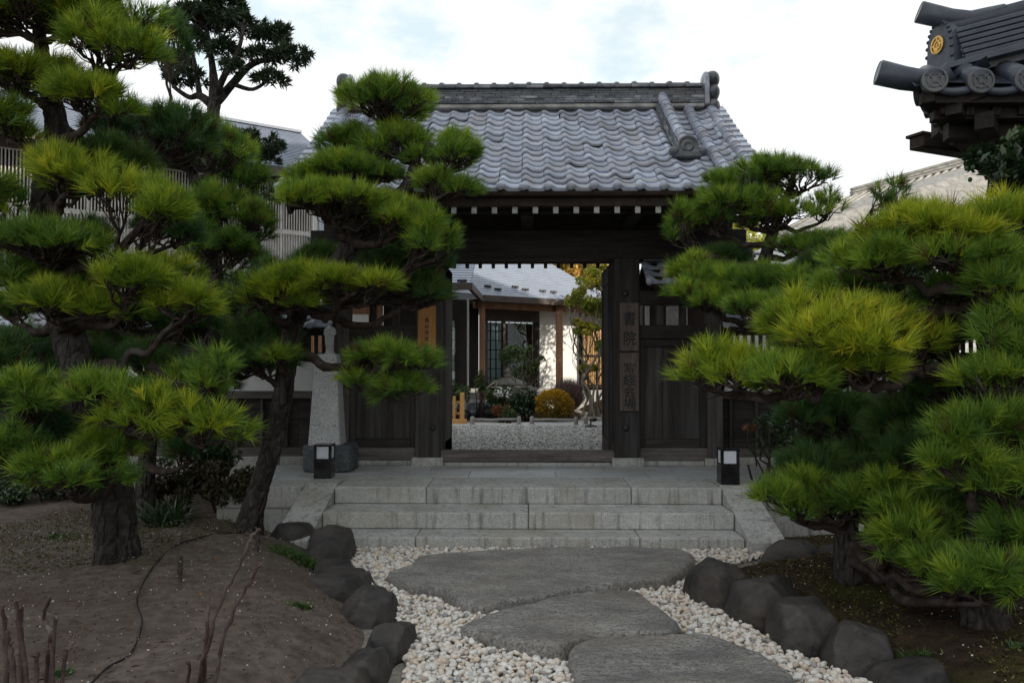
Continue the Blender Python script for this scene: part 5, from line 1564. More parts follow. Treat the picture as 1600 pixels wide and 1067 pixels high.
small_tree('yard_shade_tree', 824 + 4.5 * F_PX / 18.6, 18.6, LAND, 4, [((4.3, 18.7, 3.9), (1.0, .9, .8)), ((3.5, 18.9, 3.3), (.7, .6, .55)), ((5.0, 18.4, 4.5), (.9, .8, .7)), ((4.6, 18.6, 3.0), (.7, .7, .5))], 3000, .12, 'leaf_yellow', 'yellow-green yard tree right of the gate, added to shade the white hall wall', r0=.05)  # added tree, its crown placed to shade the upper white hall wall
# small lamp of the courtyard and a floodlight
def bollard(q, w, h, label, group='black lamps with frosted panes'):
    t = thing('bollard_lamp', q, label, 'lamp', group)
    x, y, z = q
    b = MB().box(x - w, x + w, y - w, y + w, z, z + h * .58, .004).build('body', MT['black_metal'], t)
    MB().box(x - w, x + w, y - w, y + w, z + h * .94, z + h, .004).build('cap', MT['black_metal'], t)
    for sx in (-1, 1):
        for sy in (-1, 1):
            MB().box(x + sx * w * .84 - w * .15, x + sx * w * .84 + w * .15, y + sy * w * .84 - w * .15, y + sy * w * .84 + w * .15, z + h * .581, z + h * .939, .002).build('corner_post', MT['black_metal'], t)
    g = w * .68
    for k in range(4):
        M = Matrix.Translation((x, y, 0)) @ Matrix.Rotation(k * math.pi / 2, 4, 'Z')
        MB().box(-g, g, -w * .90, -w * .84, z + h * .583, z + h * .937, .001, M).build('pane', MT['frosted'], t)
    return t
q = at_ground(930, 630, LAND + .1); bollard((q.x, 17.3, LAND + .16), .075, .30, 'small black lamp with white pane far inside the courtyard')
a = G(503, 750, LAND); b = G(1141, 755, LAND + .03)
bollard((a.x, a.y + .10, LAND + .013), .090, .345, 'black lamp with frosted panes beside the granite statue plinth')
bollard((b.x + .01, b.y + .12, LAND + .013), .090, .345, 'black lamp with frosted panes at the right top of the steps')
q = at_ground(923, 667)
fl = thing('floodlight', (q.x, q.y, LAND), 'small black floodlight on the gravel behind the right door leaf', 'lamp')
MB().ball((q.x, q.y, LAND + .01), (.12, .08, .035), 2).build('base', MT['black_metal'], fl, True)
MB().tube([(q.x, q.y, LAND + .02), (q.x + .0, q.y, LAND + .11)], .015, 8).build('stem', MT['black_metal'], fl)
MB().ball((q.x + .05, q.y, LAND + .14), (.075, .05, .04), 2).build('head', MT['black_metal'], fl, True)

# far trees in the sun
def far_tree(px, py, w, h, Y, m, label, n=1500, size=.3, group='sunlit trees beyond the roofs'):
    c = P(px, py, Y); r = (w * Y / F_PX, w * Y / F_PX, h * Y / F_PX)
    t = thing('far_tree', (c.x, Y, 0), label, 'tree', group)
    MB().tube(wander((c.x, Y, -.1), (c.x, Y, c.z), 6, .03), np.linspace(.25, .1, 6), 8).build('trunk', MT['bark'], t, True)
    p, d, tt = clump_points((c.x, Y, c.z), r, n, 22, bottom=-.7, lump=.36)
    leaf_mesh('crown', MT[m], p, size, t, .7, tt, .3)
far_tree(1110, 378, 58, 44, 30, 'leaf_autumn', 'sunlit yellowish tree showing just above the small ridge ornament right of the gate', 2600, .26)
far_tree(1205, 392, 50, 34, 32, 'leaf_yellow', 'sunlit yellow-green tree behind the thin pine trunk right of the gate', 2000, .26)
far_tree(880, 425, 26, 30, 38, 'leaf_autumn', 'tan sunlit tree above the hall roof edge', 1800, .26)
far_tree(925, 420, 34, 34, 40, 'leaf_autumn', 'tan sunlit tree behind the yellow-green courtyard tree', 1800, .28)
# ================================================================== PINES
def needle_tufts(pos, axis, tint, L, w, n, spread=(.12, 1.0)):
    """Needles fanning out from each shoot: one thin triangle each."""
    N = len(pos)
    ax = np.repeat(axis, n, 0); tt = np.repeat(tint, n)
    p = np.repeat(pos, n, 0) + ax * RNG.uniform(-.035, .03, (N * n, 1))
    q = RNG.normal(size=(N * n, 3)); q -= (q * ax).sum(1, keepdims=True) * ax; q = unit(q)
    d = unit(ax + q * RNG.uniform(*spread, (N * n, 1)))
    ln = L * RNG.uniform(.6, 1.12, (N * n, 1)) * np.repeat(RNG.uniform(.72, 1.18, (N, 1)), n, 0)
    s = unit(np.cross(d, RNG.normal(size=(N * n, 3)))) * w * .5
    tip = p + d * ln; tip[:, 2] -= .06 * ln[:, 0] * RNG.random(N * n)
    vs = np.stack([p - s, p + s, tip], 1).reshape(-1, 3)
    return vs, np.repeat(np.where(tt < .01, RNG.uniform(0, .05, N * n), np.clip(tt + .10 * RNG.normal(size=N * n), .06, 1)), 3)
N_NEEDLES = 0
def pine_pad(tree, trunk, px, py, Y, hw, hh, m='needle_green', dep=.85, dens=330, L=.128, w=.0060, n=32, droop=0.0, lean=0.0, frm=None, hue=0.0, twigs=True, lumps=None, sparse=1.0):
    global N_NEEDLES
    sc = Y / F_PX
    rx, rz = hw * 1.12 * sc, hh * 1.18 * sc
    ry = max(rx * dep, .12)
    inn = .03 + .22 * L                                       # the needles reach this far past their shoots
    rx_, ry_, rz_ = max(rx - inn, rx * .5), max(ry - inn, ry * .5), max(rz - inn, rz * .5)
    C = np.array(P(px, py, Y)) - np.array([0, 0, .45 * L])
    K = lumps or int(6 + 12 * rx)
    a = RNG.uniform(0, 2 * np.pi, K) + np.arange(K) * 2.4; rho = np.sqrt((np.arange(K) + .5) / K)
    lc = np.stack([rx_ * .78 * rho * np.cos(a), ry_ * .78 * rho * np.sin(a), rz_ * (.50 - .85 * rho ** 2) + RNG.normal(0, .10, K) * rz_], 1)
    lc[:, 2] += lean * lc[:, 0]
    lr = np.array([rx_ * .38, ry_ * .38, rz_ * .55]) * (1.0 if K < 12 else .85) * RNG.uniform(.8, 1.2)
    area = math.pi * rx * ry * 1.5 + .25 * rx * rz * 4
    NT = int(max(26, area * dens * sparse))
    i = RNG.integers(0, K, NT)
    d = unit(RNG.normal(size=(NT, 3))); d[:, 2] = np.abs(d[:, 2]) - .22; d = unit(d)
    sz = RNG.uniform(.75, 1.2, (K, 1))[i]
    pos = lc[i] + d * lr * sz * RNG.uniform(.72, 1.05, (NT, 1))
    out = pos / np.array([rx, ry, rz]); out[:, 2] = 0
    axis = unit(d * .75 + out * .5 + np.array([0, 0, .75 - droop]) + RNG.normal(0, .27, (NT, 3)))
    lt = RNG.normal(0, .13, K)
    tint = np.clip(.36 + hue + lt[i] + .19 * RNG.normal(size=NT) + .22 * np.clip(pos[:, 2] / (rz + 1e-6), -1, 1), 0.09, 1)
    tint[RNG.random(NT) < .035] = 0.0
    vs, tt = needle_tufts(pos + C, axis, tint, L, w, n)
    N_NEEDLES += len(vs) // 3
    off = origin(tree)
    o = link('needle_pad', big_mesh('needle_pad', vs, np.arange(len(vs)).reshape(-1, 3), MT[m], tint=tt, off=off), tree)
    props(o, kind='stuff')
    if not twigs: return o
    # branch from the trunk to the pad, ribs to the lumps, twigs to the shoots
    bot = C + np.array([0, 0, -rz * .55])
    if frm is not None: a0, r0 = np.array(P(*frm[:3])), frm[3] * frm[2] / F_PX
    else:
        tp = np.array([t[0] for t in trunk]); tr = np.array([t[1] for t in trunk])
        cost = np.linalg.norm((tp - bot) * [1, 1, 1.0], axis=1) + 1.6 * np.maximum(0, tp[:, 2] - bot[2] + .02)
        j = int(np.argmin(cost)); a0 = tp[j]; r0 = min(tr[j] * .62, .05)
    dist = np.linalg.norm(bot - a0)
    pts = wander(a0, bot, 8, .035, bow=(0, 0, -.10 * dist))
    r1 = max(.011, .022 * min(1, rx / .5))
    mb = MB().tube(catmull(pts, 3), np.linspace(r0, r1, 22), 8, wob=.22, seed=px)
    for k in range(K):
        st_ = pts[RNG.integers(5, 8)]
        e = C + lc[k] + np.array([0, 0, -.25 * rz_])
        q = wander(st_, e, 6, .07)
        mb.tube(q, np.linspace(r1 * .8, .006, 6), 5)
        js = np.nonzero(i == k)[0]
        for t in js[:: 2 if len(js) < 60 else 3]:
            s0 = q[RNG.integers(2, 6)]
            mb.tube(wander(s0, pos[t] + C, 4, .09), (.0055, .0045, .004, .003), 3, cap=False)
    mb.build('branch', MT['twig'], tree, True)
    return o
def bark_trunk(t, cp, cr_, n, m, plates):
    """A trunk whose bark is cracked into raised plates."""
    cp = np.array(cp); seg = np.linalg.norm(np.diff(cp, axis=0), axis=1); s = np.concatenate([[0], np.cumsum(seg)])
    k = int(s[-1] / (.016 if plates else .05)); u = np.linspace(0, s[-1], max(k, 8))
    pts = np.stack([np.interp(u, s, cp[:, i]) for i in range(3)], 1); rr = np.interp(u, s, cr_)
    nn = 44 if plates else n
    mb = MB().tube(pts, rr, nn)
    out = []
    c = np.repeat(pts, nn, 0)
    for i, v in enumerate(mb.v):
        p = Vector(v); q = Vector(c[i]); d = p - q
        r = d.length
        if r < 1e-6: out.append(v); continue
        w = p * 1.0
        k2 = 1 + .10 * mnoise.noise(w * 3.2) + .05 * mnoise.noise(w * 8)
        if plates:
            g = Vector((w.x * 19, w.y * 19, w.z * 11)) + Vector((mnoise.noise(w * 12), mnoise.noise(w * 12 + Vector((9, 3, 1))), mnoise.noise(w * 9))) * .7
            f = mnoise.voronoi(g)[0]
            e = min(1.0, (f[1] - f[0]) * 2.4)
            k2 += min(.012, r * .09) / r * (e - .55) + .006 / r * mnoise.noise(w * 45)
        out.append(tuple(q + d * k2))
    mb.v = out
    return mb.build('trunk', MT[m], t, True)
def pine(label, trunk_px, pads, m='bark', base_z=None, n=20, plates=False, **kw):
    pts = [np.array(P(px, py, Y)) for px, py, Y, r in trunk_px]; rad = [r * Y / F_PX for px, py, Y, r in trunk_px]
    if base_z is not None: pts[0][2] = min(pts[0][2], base_z)
    t = thing('pine_tree', pts[0], label, 'tree', 'cloud-pruned pines of the forecourt')
    per = 7
    cp = catmull(pts, per); cr_ = np.interp(np.linspace(0, len(rad) - 1, len(cp)), range(len(rad)), rad)
    cr_ = cr_ * (1 + .12 * np.exp(-np.arange(len(cp)) / 2.2))
    cp[0] = cp[0] - np.array([0, 0, .08])
    bark_trunk(t, cp, cr_, n, m, plates)
    tr = list(zip(cp, cr_))
    for p in pads:
        a, k2 = (p, {}) if not isinstance(p[-1], dict) else (p[:-1], p[-1])
        pine_pad(t, tr, *a, **{**kw, **k2})
    return t
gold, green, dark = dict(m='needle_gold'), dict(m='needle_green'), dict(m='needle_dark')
def D(*a, **kw): 
    r = dict(kw)
    for x in a: r.update(x)
    return r

# left front pine, thick plated trunk
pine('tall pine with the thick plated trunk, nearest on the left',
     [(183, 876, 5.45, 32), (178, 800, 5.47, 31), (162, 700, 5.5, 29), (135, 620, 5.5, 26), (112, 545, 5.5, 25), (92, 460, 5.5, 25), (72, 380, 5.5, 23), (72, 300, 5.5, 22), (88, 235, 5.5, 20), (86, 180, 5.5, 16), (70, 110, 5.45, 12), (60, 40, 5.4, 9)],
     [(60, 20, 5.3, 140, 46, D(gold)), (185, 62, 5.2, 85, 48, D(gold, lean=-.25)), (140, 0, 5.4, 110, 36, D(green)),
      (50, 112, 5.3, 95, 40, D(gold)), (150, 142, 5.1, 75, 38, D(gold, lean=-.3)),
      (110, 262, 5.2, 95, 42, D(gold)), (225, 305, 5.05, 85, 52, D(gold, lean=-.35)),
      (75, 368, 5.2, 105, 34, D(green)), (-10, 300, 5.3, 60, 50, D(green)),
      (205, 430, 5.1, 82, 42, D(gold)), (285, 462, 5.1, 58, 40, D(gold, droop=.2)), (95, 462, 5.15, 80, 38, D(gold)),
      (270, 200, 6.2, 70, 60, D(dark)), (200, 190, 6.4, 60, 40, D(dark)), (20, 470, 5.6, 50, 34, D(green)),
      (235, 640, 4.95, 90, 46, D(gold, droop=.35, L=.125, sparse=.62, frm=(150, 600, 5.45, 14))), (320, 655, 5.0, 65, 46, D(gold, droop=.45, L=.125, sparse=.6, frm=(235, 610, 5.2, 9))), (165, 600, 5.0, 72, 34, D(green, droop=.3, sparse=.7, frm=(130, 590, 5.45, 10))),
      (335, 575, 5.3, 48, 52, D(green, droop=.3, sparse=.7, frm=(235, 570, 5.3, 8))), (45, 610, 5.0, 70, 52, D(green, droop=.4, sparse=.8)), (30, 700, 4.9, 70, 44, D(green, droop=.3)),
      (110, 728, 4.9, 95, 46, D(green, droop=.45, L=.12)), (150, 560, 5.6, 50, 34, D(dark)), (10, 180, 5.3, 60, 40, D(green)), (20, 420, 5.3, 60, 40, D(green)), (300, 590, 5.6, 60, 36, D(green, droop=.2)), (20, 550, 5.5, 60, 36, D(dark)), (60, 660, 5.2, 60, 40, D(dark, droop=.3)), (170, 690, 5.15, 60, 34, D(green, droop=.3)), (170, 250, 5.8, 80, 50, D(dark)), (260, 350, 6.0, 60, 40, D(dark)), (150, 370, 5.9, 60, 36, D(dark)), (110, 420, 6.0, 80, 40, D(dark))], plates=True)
# second pine behind it
pine('slender pine standing between the thick trunk and the dark hedge',
     [(226, 815, 7.3, 15), (228, 740, 7.3, 14), (236, 650, 7.3, 13), (242, 560, 7.3, 12), (250, 500, 7.3, 11), (250, 440, 7.2, 9)],
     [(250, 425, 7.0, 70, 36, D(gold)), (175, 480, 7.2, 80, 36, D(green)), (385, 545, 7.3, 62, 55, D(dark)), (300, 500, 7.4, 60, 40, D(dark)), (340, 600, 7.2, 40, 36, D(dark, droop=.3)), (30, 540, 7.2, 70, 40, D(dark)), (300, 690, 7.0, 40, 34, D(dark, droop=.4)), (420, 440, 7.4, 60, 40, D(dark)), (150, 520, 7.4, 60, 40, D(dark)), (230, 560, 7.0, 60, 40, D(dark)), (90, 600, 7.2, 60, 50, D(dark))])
pine('pine rising behind the slender one, under the lattice house',
     [(325, 640, 8.6, 15), (330, 520, 8.6, 15), (335, 440, 8.6, 15), (322, 400, 8.5, 13), (318, 330, 8.4, 11), (300, 270, 8.3, 9), (270, 230, 8.2, 7)],
     [(350, 335, 8.2, 78, 60, D(green, hue=-.05)), (345, 385, 8.0, 70, 40, D(green, hue=-.08)), (335, 225, 8.1, 58, 50, D(green)), (260, 215, 8.1, 64, 44, D(dark)), (375, 270, 8.4, 44, 40, D(green, hue=-.08)), (410, 500, 8.6, 70, 60, D(dark)), (350, 470, 8.7, 70, 50, D(dark)), (425, 512, 8.9, 40, 34, D(dark)), (262, 60, 8.0, 36, 62, D(dark))])
# the leaning pine beside the steps
pine('leaning pine left of the steps, its pads covering the left end of the gate roof',
     [(390, 822, 6.75, 19), (402, 772, 6.75, 16.5), (424, 700, 6.78, 15.5), (441, 630, 6.8, 15.5), (449, 560, 6.8, 15), (462, 500, 6.85, 15), (495, 440, 6.9, 15.5), (530, 408, 6.95, 15), (548, 380, 7.0, 14), (580, 352, 7.0, 12), (612, 320, 7.0, 10.5), (640, 285, 7.0, 10), (648, 250, 7.0, 9), (628, 215, 7.0, 8), (606, 175, 7.0, 7)],
     [(600, 156, 7.0, 88, 44, D(green, hue=.12)), (622, 215, 6.95, 60, 34, D(green, hue=.1)), (700, 232, 6.85, 66, 46, D(green, hue=.15, lean=-.25)), (690, 280, 6.75, 56, 26, D(green, hue=.05)),
      (540, 260, 7.05, 86, 30, D(green, hue=.14)), (545, 222, 7.4, 62, 30, D(green, hue=-.1)), (500, 275, 7.2, 50, 26, D(green, hue=.05)), (518, 308, 6.75, 104, 36, D(green, hue=.2)), (620, 335, 6.75, 62, 36, D(green, hue=.12)), (680, 365, 6.7, 56, 48, D(green, hue=.1, lean=-.3)),
      (425, 452, 6.4, 76, 38, D(gold)), (545, 434, 6.3, 82, 28, D(gold)), (480, 432, 6.5, 76, 30, D(gold)),
      (600, 425, 7.3, 70, 40, D(dark)), (655, 450, 7.2, 56, 34, D(dark, hue=.25)), (640, 400, 7.2, 60, 34, D(dark)), (500, 400, 8.2, 52, 30, D(dark, hue=.2)),
      (604, 552, 6.45, 78, 32, D(green, droop=.35, frm=(452, 530, 6.8, 9))), (560, 585, 6.4, 40, 24, D(green, droop=.6, sparse=.35, frm=(600, 555, 6.45, 5))), (632, 598, 6.4, 50, 30, D(green, droop=.4, frm=(560, 545, 6.5, 6))), (440, 545, 6.5, 36, 20, D(green, droop=.45, sparse=.6)), (415, 560, 6.7, 52, 30, D(dark, droop=.4))], plates=True)
# right side
pine('thin-stemmed pine right of the gate roof, seen against the sky',
     [(1290, 720, 7.6, 20), (1275, 670, 7.6, 17), (1250, 600, 7.7, 15), (1215, 500, 7.9, 12), (1192, 430, 8.0, 10.5), (1198, 395, 8.0, 10), (1205, 370, 8.0, 8), (1225, 320, 8.0, 7), (1240, 280, 8.0, 5)],
     [(1190, 262, 8.0, 74, 26, D(green, sparse=.6)), (1140, 278, 8.0, 46, 24, D(green, sparse=.8)), (1255, 270, 7.9, 56, 30, D(green, sparse=.4)), (1150, 312, 7.9, 70, 28, D(green)), (1110, 330, 8.0, 50, 30, D(green)), (1300, 420, 7.4, 70, 36, D(dark)), (1370, 380, 7.2, 60, 36, D(dark)), (1390, 300, 6.6, 36, 40, D(green, sparse=.4, hue=-.1)), (1420, 340, 6.8, 50, 40, D(dark)), (1215, 330, 7.8, 62, 24, D(green, sparse=.55)), (1290, 312, 7.8, 38, 34, D(green, sparse=.4)),
      (1068, 345, 7.9, 30, 42, D(green)), (1245, 376, 7.8, 60, 16, D(green, sparse=.5)), (1290, 378, 7.6, 50, 30, D(green, hue=-.1)), (1085, 425, 7.7, 60, 34, D(green, hue=.05)), (1100, 455, 7.5, 66, 30, D(green)), (1185, 440, 7.5, 84, 36, D(green)), (1240, 440, 7.3, 70, 36, D(green, hue=-.08)), (1330, 400, 7.4, 60, 34, D(dark)), (1130, 395, 8.1, 46, 22, D(dark))])
pine('great pine at the right edge with broad golden-green pads',
     [(1540, 972, 4.5, 35), (1540, 900, 4.5, 33), (1548, 800, 4.6, 31), (1562, 690, 4.8, 33), (1568, 590, 4.9, 30), (1555, 500, 4.9, 27), (1540, 430, 4.75, 26), (1500, 395, 4.8, 20), (1450, 380, 4.85, 14)],
     [(1290, 512, 4.85, 150, 66, D(gold, hue=.2, frm=(1360, 590, 4.9, 14))), (1400, 518, 4.8, 92, 60, D(gold, hue=.2, frm=(1500, 575, 4.75, 18))), (1130, 570, 4.95, 85, 48, D(gold, hue=-.02, frm=(1300, 585, 4.9, 10))), (1230, 580, 4.7, 85, 40, D(green, hue=.1, frm=(1330, 590, 4.9, 8))), (1330, 560, 4.6, 90, 36, D(gold, frm=(1420, 585, 4.8, 10))),
      (1385, 392, 4.9, 88, 46, D(green, hue=.12)), (1450, 350, 4.8, 100, 46, D(gold, hue=.14)), (1545, 345, 4.7, 100, 48, D(gold, hue=.16)), (1500, 385, 4.7, 90, 36, D(green, hue=.08)), (1330, 430, 5.4, 60, 32, D(green, hue=-.05)),
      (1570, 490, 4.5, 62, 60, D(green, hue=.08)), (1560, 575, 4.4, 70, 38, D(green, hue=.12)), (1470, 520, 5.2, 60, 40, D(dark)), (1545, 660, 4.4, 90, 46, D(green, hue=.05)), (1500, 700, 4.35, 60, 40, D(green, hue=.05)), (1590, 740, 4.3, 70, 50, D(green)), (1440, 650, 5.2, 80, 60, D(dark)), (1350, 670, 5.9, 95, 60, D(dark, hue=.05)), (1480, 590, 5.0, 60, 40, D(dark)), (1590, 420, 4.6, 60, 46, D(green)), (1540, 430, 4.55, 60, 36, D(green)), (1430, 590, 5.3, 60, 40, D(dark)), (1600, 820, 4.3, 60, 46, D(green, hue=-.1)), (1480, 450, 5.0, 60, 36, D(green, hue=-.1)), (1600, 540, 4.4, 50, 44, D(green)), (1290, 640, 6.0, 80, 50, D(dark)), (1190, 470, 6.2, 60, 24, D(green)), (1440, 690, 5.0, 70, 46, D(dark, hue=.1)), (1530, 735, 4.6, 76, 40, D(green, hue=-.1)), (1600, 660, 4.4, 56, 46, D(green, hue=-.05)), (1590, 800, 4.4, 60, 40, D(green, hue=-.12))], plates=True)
pine('low pine on the right bed with pads over the log-shaped boulder',
     [(1326, 896, 5.35, 20), (1322, 850, 5.35, 18), (1326, 810, 5.35, 15), (1345, 770, 5.35, 12), (1390, 760, 5.3, 9), (1440, 790, 5.1, 7)],
     [(1240, 765, 5.4, 92, 46, D(green, hue=-.08)), (1310, 775, 5.25, 80, 44, D(green, hue=-.1)), (1270, 720, 5.6, 60, 34, D(dark)), (1400, 770, 5.0, 80, 46, D(green, hue=.0)), (1360, 720, 5.6, 80, 40, D(dark)), (1440, 815, 4.7, 66, 36, D(green, hue=.08, sparse=.7, L=.13)), (1400, 845, 4.7, 40, 24, D(green, droop=.2, sparse=.6, L=.13)), (1500, 872, 4.35, 90, 34, D(green, hue=.04, sparse=.6, L=.13)), (1570, 875, 4.2, 66, 34, D(green, hue=-.03, sparse=.6, L=.13)), (1510, 800, 4.8, 80, 40, D(dark)), (1535, 905, 4.2, 76, 30, D(green, hue=-.06, sparse=.6, L=.13)), (1440, 870, 4.6, 60, 28, D(green, hue=-.1, sparse=.7))])
print('needles', N_NEEDLES)

# ---- podocarp-like tree behind the left pines: bare forked limbs, dark flat leaf clouds
def cloud_tree(label, trunk_px, limbs, pads, m='leaf_podo', size=.16):
    pts = [np.array(P(a, b, Y)) for a, b, Y, r in trunk_px]; rad = [r * Y / F_PX for a, b, Y, r in trunk_px]
    t = thing('cloud_pruned_tree', pts[0], label, 'tree')
    MB().tube(catmull(pts, 5), np.interp(np.linspace(0, len(rad) - 1, 5 * (len(pts) - 1) + 1), range(len(rad)), rad), 10, wob=.1).build('trunk', MT['bark'], t, True)
    tips = []
    for L_ in limbs:
        q = [np.array(P(a, b, Y)) for a, b, Y, r in L_]; rr = [r * Y / F_PX for a, b, Y, r in L_]
        c = catmull(q, 5)
        MB().tube(c, np.interp(np.linspace(0, len(rr) - 1, len(c)), range(len(rr)), rr), 8, wob=.1).build('limb', MT['bark'], t, True)
        tips += c[len(c) // 3:]
    tips = np.array(tips)
    for px, py, Y, hw, hh in pads:
        C = np.array(P(px, py, Y)); s = Y / F_PX; r = np.array([hw * s, hw * s * .8, hh * s])
        NT = int(100 * r[0] * r[1] * 3.1)
        d = unit(RNG.normal(size=(NT, 3))); d[:, 2] = np.abs(d[:, 2]) - .35
        p = C + d * r * RNG.uniform(.5, 1, (NT, 1)) * (1 + .12 * np.sin(d[:, :1] * 7 + px))
        mb = MB()
        for k in range(0, NT, 3):
            j = int(np.argmin(np.linalg.norm(tips - p[k], axis=1) + 1.5 * np.maximum(0, tips[:, 2] - p[k, 2])))
            mb.tube(wander(tips[j], p[k], 5, .06), np.linspace(.014, .005, 5), 4, cap=False)
        mb.build('branch', MT['bark'], t, True)
        n = 26
        ax = unit(d + np.array([0, 0, .6])); ax = np.repeat(ax, n, 0)
        q = RNG.normal(size=(NT * n, 3)); dirs = unit(ax + .9 * q)
        pp = np.repeat(p, n, 0) + dirs * size * .5
        leaf_mesh('leaf_cloud', MT[m], pp, size, t, .17, np.clip(np.repeat(.4 + .2 * RNG.normal(size=NT), n) + .1 * RNG.normal(size=NT * n), 0, 1), .3, dirs=dirs)
    return t
Y = 12.5
cloud_tree('tall dark tree with forked bare limbs against the sky above the lattice house',
           [(335, 420, Y, 12), (334, 300, Y, 11), (333, 190, Y, 10), (335, 160, Y, 10)],
           [[(335, 160, Y, 10), (334, 125, Y, 7), (330, 90, Y, 5), (322, 40, Y, 3)], [(338, 160, Y, 8), (365, 130, Y, 6), (395, 100, Y, 5), (440, 90, Y, 3)], [(338, 150, Y, 6), (350, 120, Y - .3, 5), (372, 80, Y - .4, 3.5), (380, 45, Y - .4, 2.5)], [(332, 165, Y, 8), (312, 150, Y, 6), (295, 152, Y, 4), (270, 135, Y, 3)], [(312, 150, Y, 5), (306, 110, Y, 4), (300, 80, Y, 3)], [(365, 132, Y, 4), (395, 140, Y, 3), (420, 125, Y, 2.5)]],
           [(320, 28, Y, 46, 22), (372, 38, Y, 40, 22), (345, 8, Y, 40, 16), (295, 62, Y, 34, 24), (345, 80, Y - .3, 30, 18), (425, 58, Y, 36, 26), (455, 88, Y, 30, 16), (405, 88, Y, 28, 16), (420, 124, Y, 26, 12), (285, 120, Y, 34, 16), (365, 108, Y - .3, 22, 12), (275, 95, Y + .3, 26, 18), (300, 30, Y + .4, 36, 20)])
cloud_tree('dark leafy tree crown under the eave of the lattice house',
           [(400, 420, 11, 8), (398, 330, 11, 7), (395, 270, 11, 6)],
           [[(395, 270, 11, 5), (375, 240, 11, 3), (360, 215, 11, 2)], [(395, 270, 11, 5), (410, 245, 11, 3), (425, 225, 11, 2)]],
           [(375, 218, 11, 34, 16), (420, 228, 11, 26, 18), (400, 245, 11, 40, 16), (430, 310, 11, 26, 14)], size=.13)
# ================================================================== FORECOURT DETAILS
def remeshed(mb, name, m, par, voxel, smooth_it=2):
    me = mb.mesh(name, MT[m])
    o = bpy.data.objects.new('tmp', me); COL.objects.link(o)
    md = o.modifiers.new('r', 'REMESH'); md.mode = 'VOXEL'; md.voxel_size = voxel
    sm = o.modifiers.new('s', 'SMOOTH'); sm.iterations = smooth_it; sm.factor = .5
    bpy.context.view_layer.update()
    res = bpy.data.meshes.new_from_object(o.evaluated_get(bpy.context.evaluated_depsgraph_get()))
    bpy.data.objects.remove(o)
    res.name = name
    off = origin(par) if par is not None else Vector((0, 0, 0))
    res.transform(Matrix.Translation(-off))
    res.materials.clear(); res.materials.append(MT[m])
    res.polygons.foreach_set('use_smooth', [True] * len(res.polygons))
    return link(name, res, par)
# ---- granite plinth with the standing stone figure
SY = 8.62
b0, b1 = P(469, 694, SY), P(550, 742, SY)
zt = P(500, 696, SY).z
pl = thing('stone_plinth', ((b0.x + b1.x) / 2, SY + .22, LAND), 'tapering speckled granite plinth on a dark rough block, left of the gate', 'plinth')
mb = MB().box(b0.x, b1.x - .02, SY, SY + .46, LAND - .01, zt, .03)
bm_v = []
me_ = MB().ball((0, 0, 0), 1, 4)
out = []
cx_, cy_, cz_ = (b0.x + b1.x) / 2, SY + .23, (LAND + zt) / 2
hx, hy, hz = (b1.x - b0.x) / 2, .24, (zt - LAND) / 2 + .01
for v in me_.v:                                          # a rough-hewn block: a ball pressed square
    v = Vector(v); k = 1 / max(abs(v.x), abs(v.y), abs(v.z)); q = v * (.82 * k + .18)
    q *= .97 + .05 * mnoise.noise(v * 2.6) + .03 * mnoise.noise(v * 7)
    out.append((cx_ + q.x * hx, cy_ + q.y * hy, min(cz_ + q.z * hz, zt)))
me_.v = out; me_.build('rough_block', MT['dark_stone'], pl, True)
pa, pb, pc, pd = P(481, 697, SY + .07), P(531, 697, SY + .07), P(492, 560, SY + .12), P(526, 560, SY + .12)
ptop = pc.z
q0 = [(pa.x, SY + .07), (pb.x, SY + .07), (pb.x, SY + .38), (pa.x, SY + .38)]
q1 = [(pc.x, SY + .12), (pd.x, SY + .12), (pd.x, SY + .33), (pc.x, SY + .33)]
mb = MB(); vs = []
def rq(q, z, e):
    r = []
    for i in range(4):
        a, b, c = Vector((*q[i - 1], 0)), Vector((*q[i], 0)), Vector((*q[(i + 1) % 4], 0))
        r += [b + (a - b).normalized() * e, b + (c - b).normalized() * e]
    return [(p.x, p.y, z) for p in r]
lv = [rq(q0, zt - .01, .012), rq(q1, ptop, .010), rq([(Vector(p) * .88 + Vector(((pc.x + pd.x) / 2, SY + .225)) * .12) for p in q1], ptop + .05, .01)]
mb.add(sum(lv, []), [(0, 1, 2, 3, 4, 5, 6, 7)[::-1]] + [(l * 8 + i, l * 8 + (i + 1) % 8, l * 8 + 8 + (i + 1) % 8, l * 8 + 8 + i) for l in range(2) for i in range(8)] + [tuple(16 + i for i in range(8))])
mb.build('pillar', MT['speckled_granite'], pl)
fx_, fy_, fz_ = (pc.x + pd.x) / 2 + .02, SY + .225, ptop + .045
H = P(510, 497, fy_).z - fz_
fig = thing('stone_statue', (fx_, fy_, fz_), 'small grey stone figure in a long robe standing on the granite plinth', 'statue')
u = H / 7.0
mb = MB()
mb.lathe([(.95 * u, 0), (1.02 * u, .12 * u), (.98 * u, .35 * u), (.75 * u, .42 * u)], (0, 0, 0), 18)               # lotus base
M_ = Matrix.Diagonal((1, .72, 1, 1))
mb.lathe([(.72 * u, .35 * u), (.80 * u, .5 * u), (.74 * u, 1.5 * u), (.76 * u, 2.6 * u), (.86 * u, 3.6 * u), (.92 * u, 4.4 * u), (.86 * u, 5.0 * u), (.55 * u, 5.35 * u), (.26 * u, 5.5 * u), (.25 * u, 5.75 * u)], (0, 0, 0), 24, M_)
mb.ball((0, -.03 * u, 6.15 * u), (.42 * u, .46 * u, .55 * u), 3)
mb.ball((0, 0, 6.72 * u), (.24 * u, .24 * u, .30 * u), 2)
mb.ball((0, -.46 * u, 6.08 * u), (.07 * u, .10 * u, .13 * u), 1)                                                    # nose
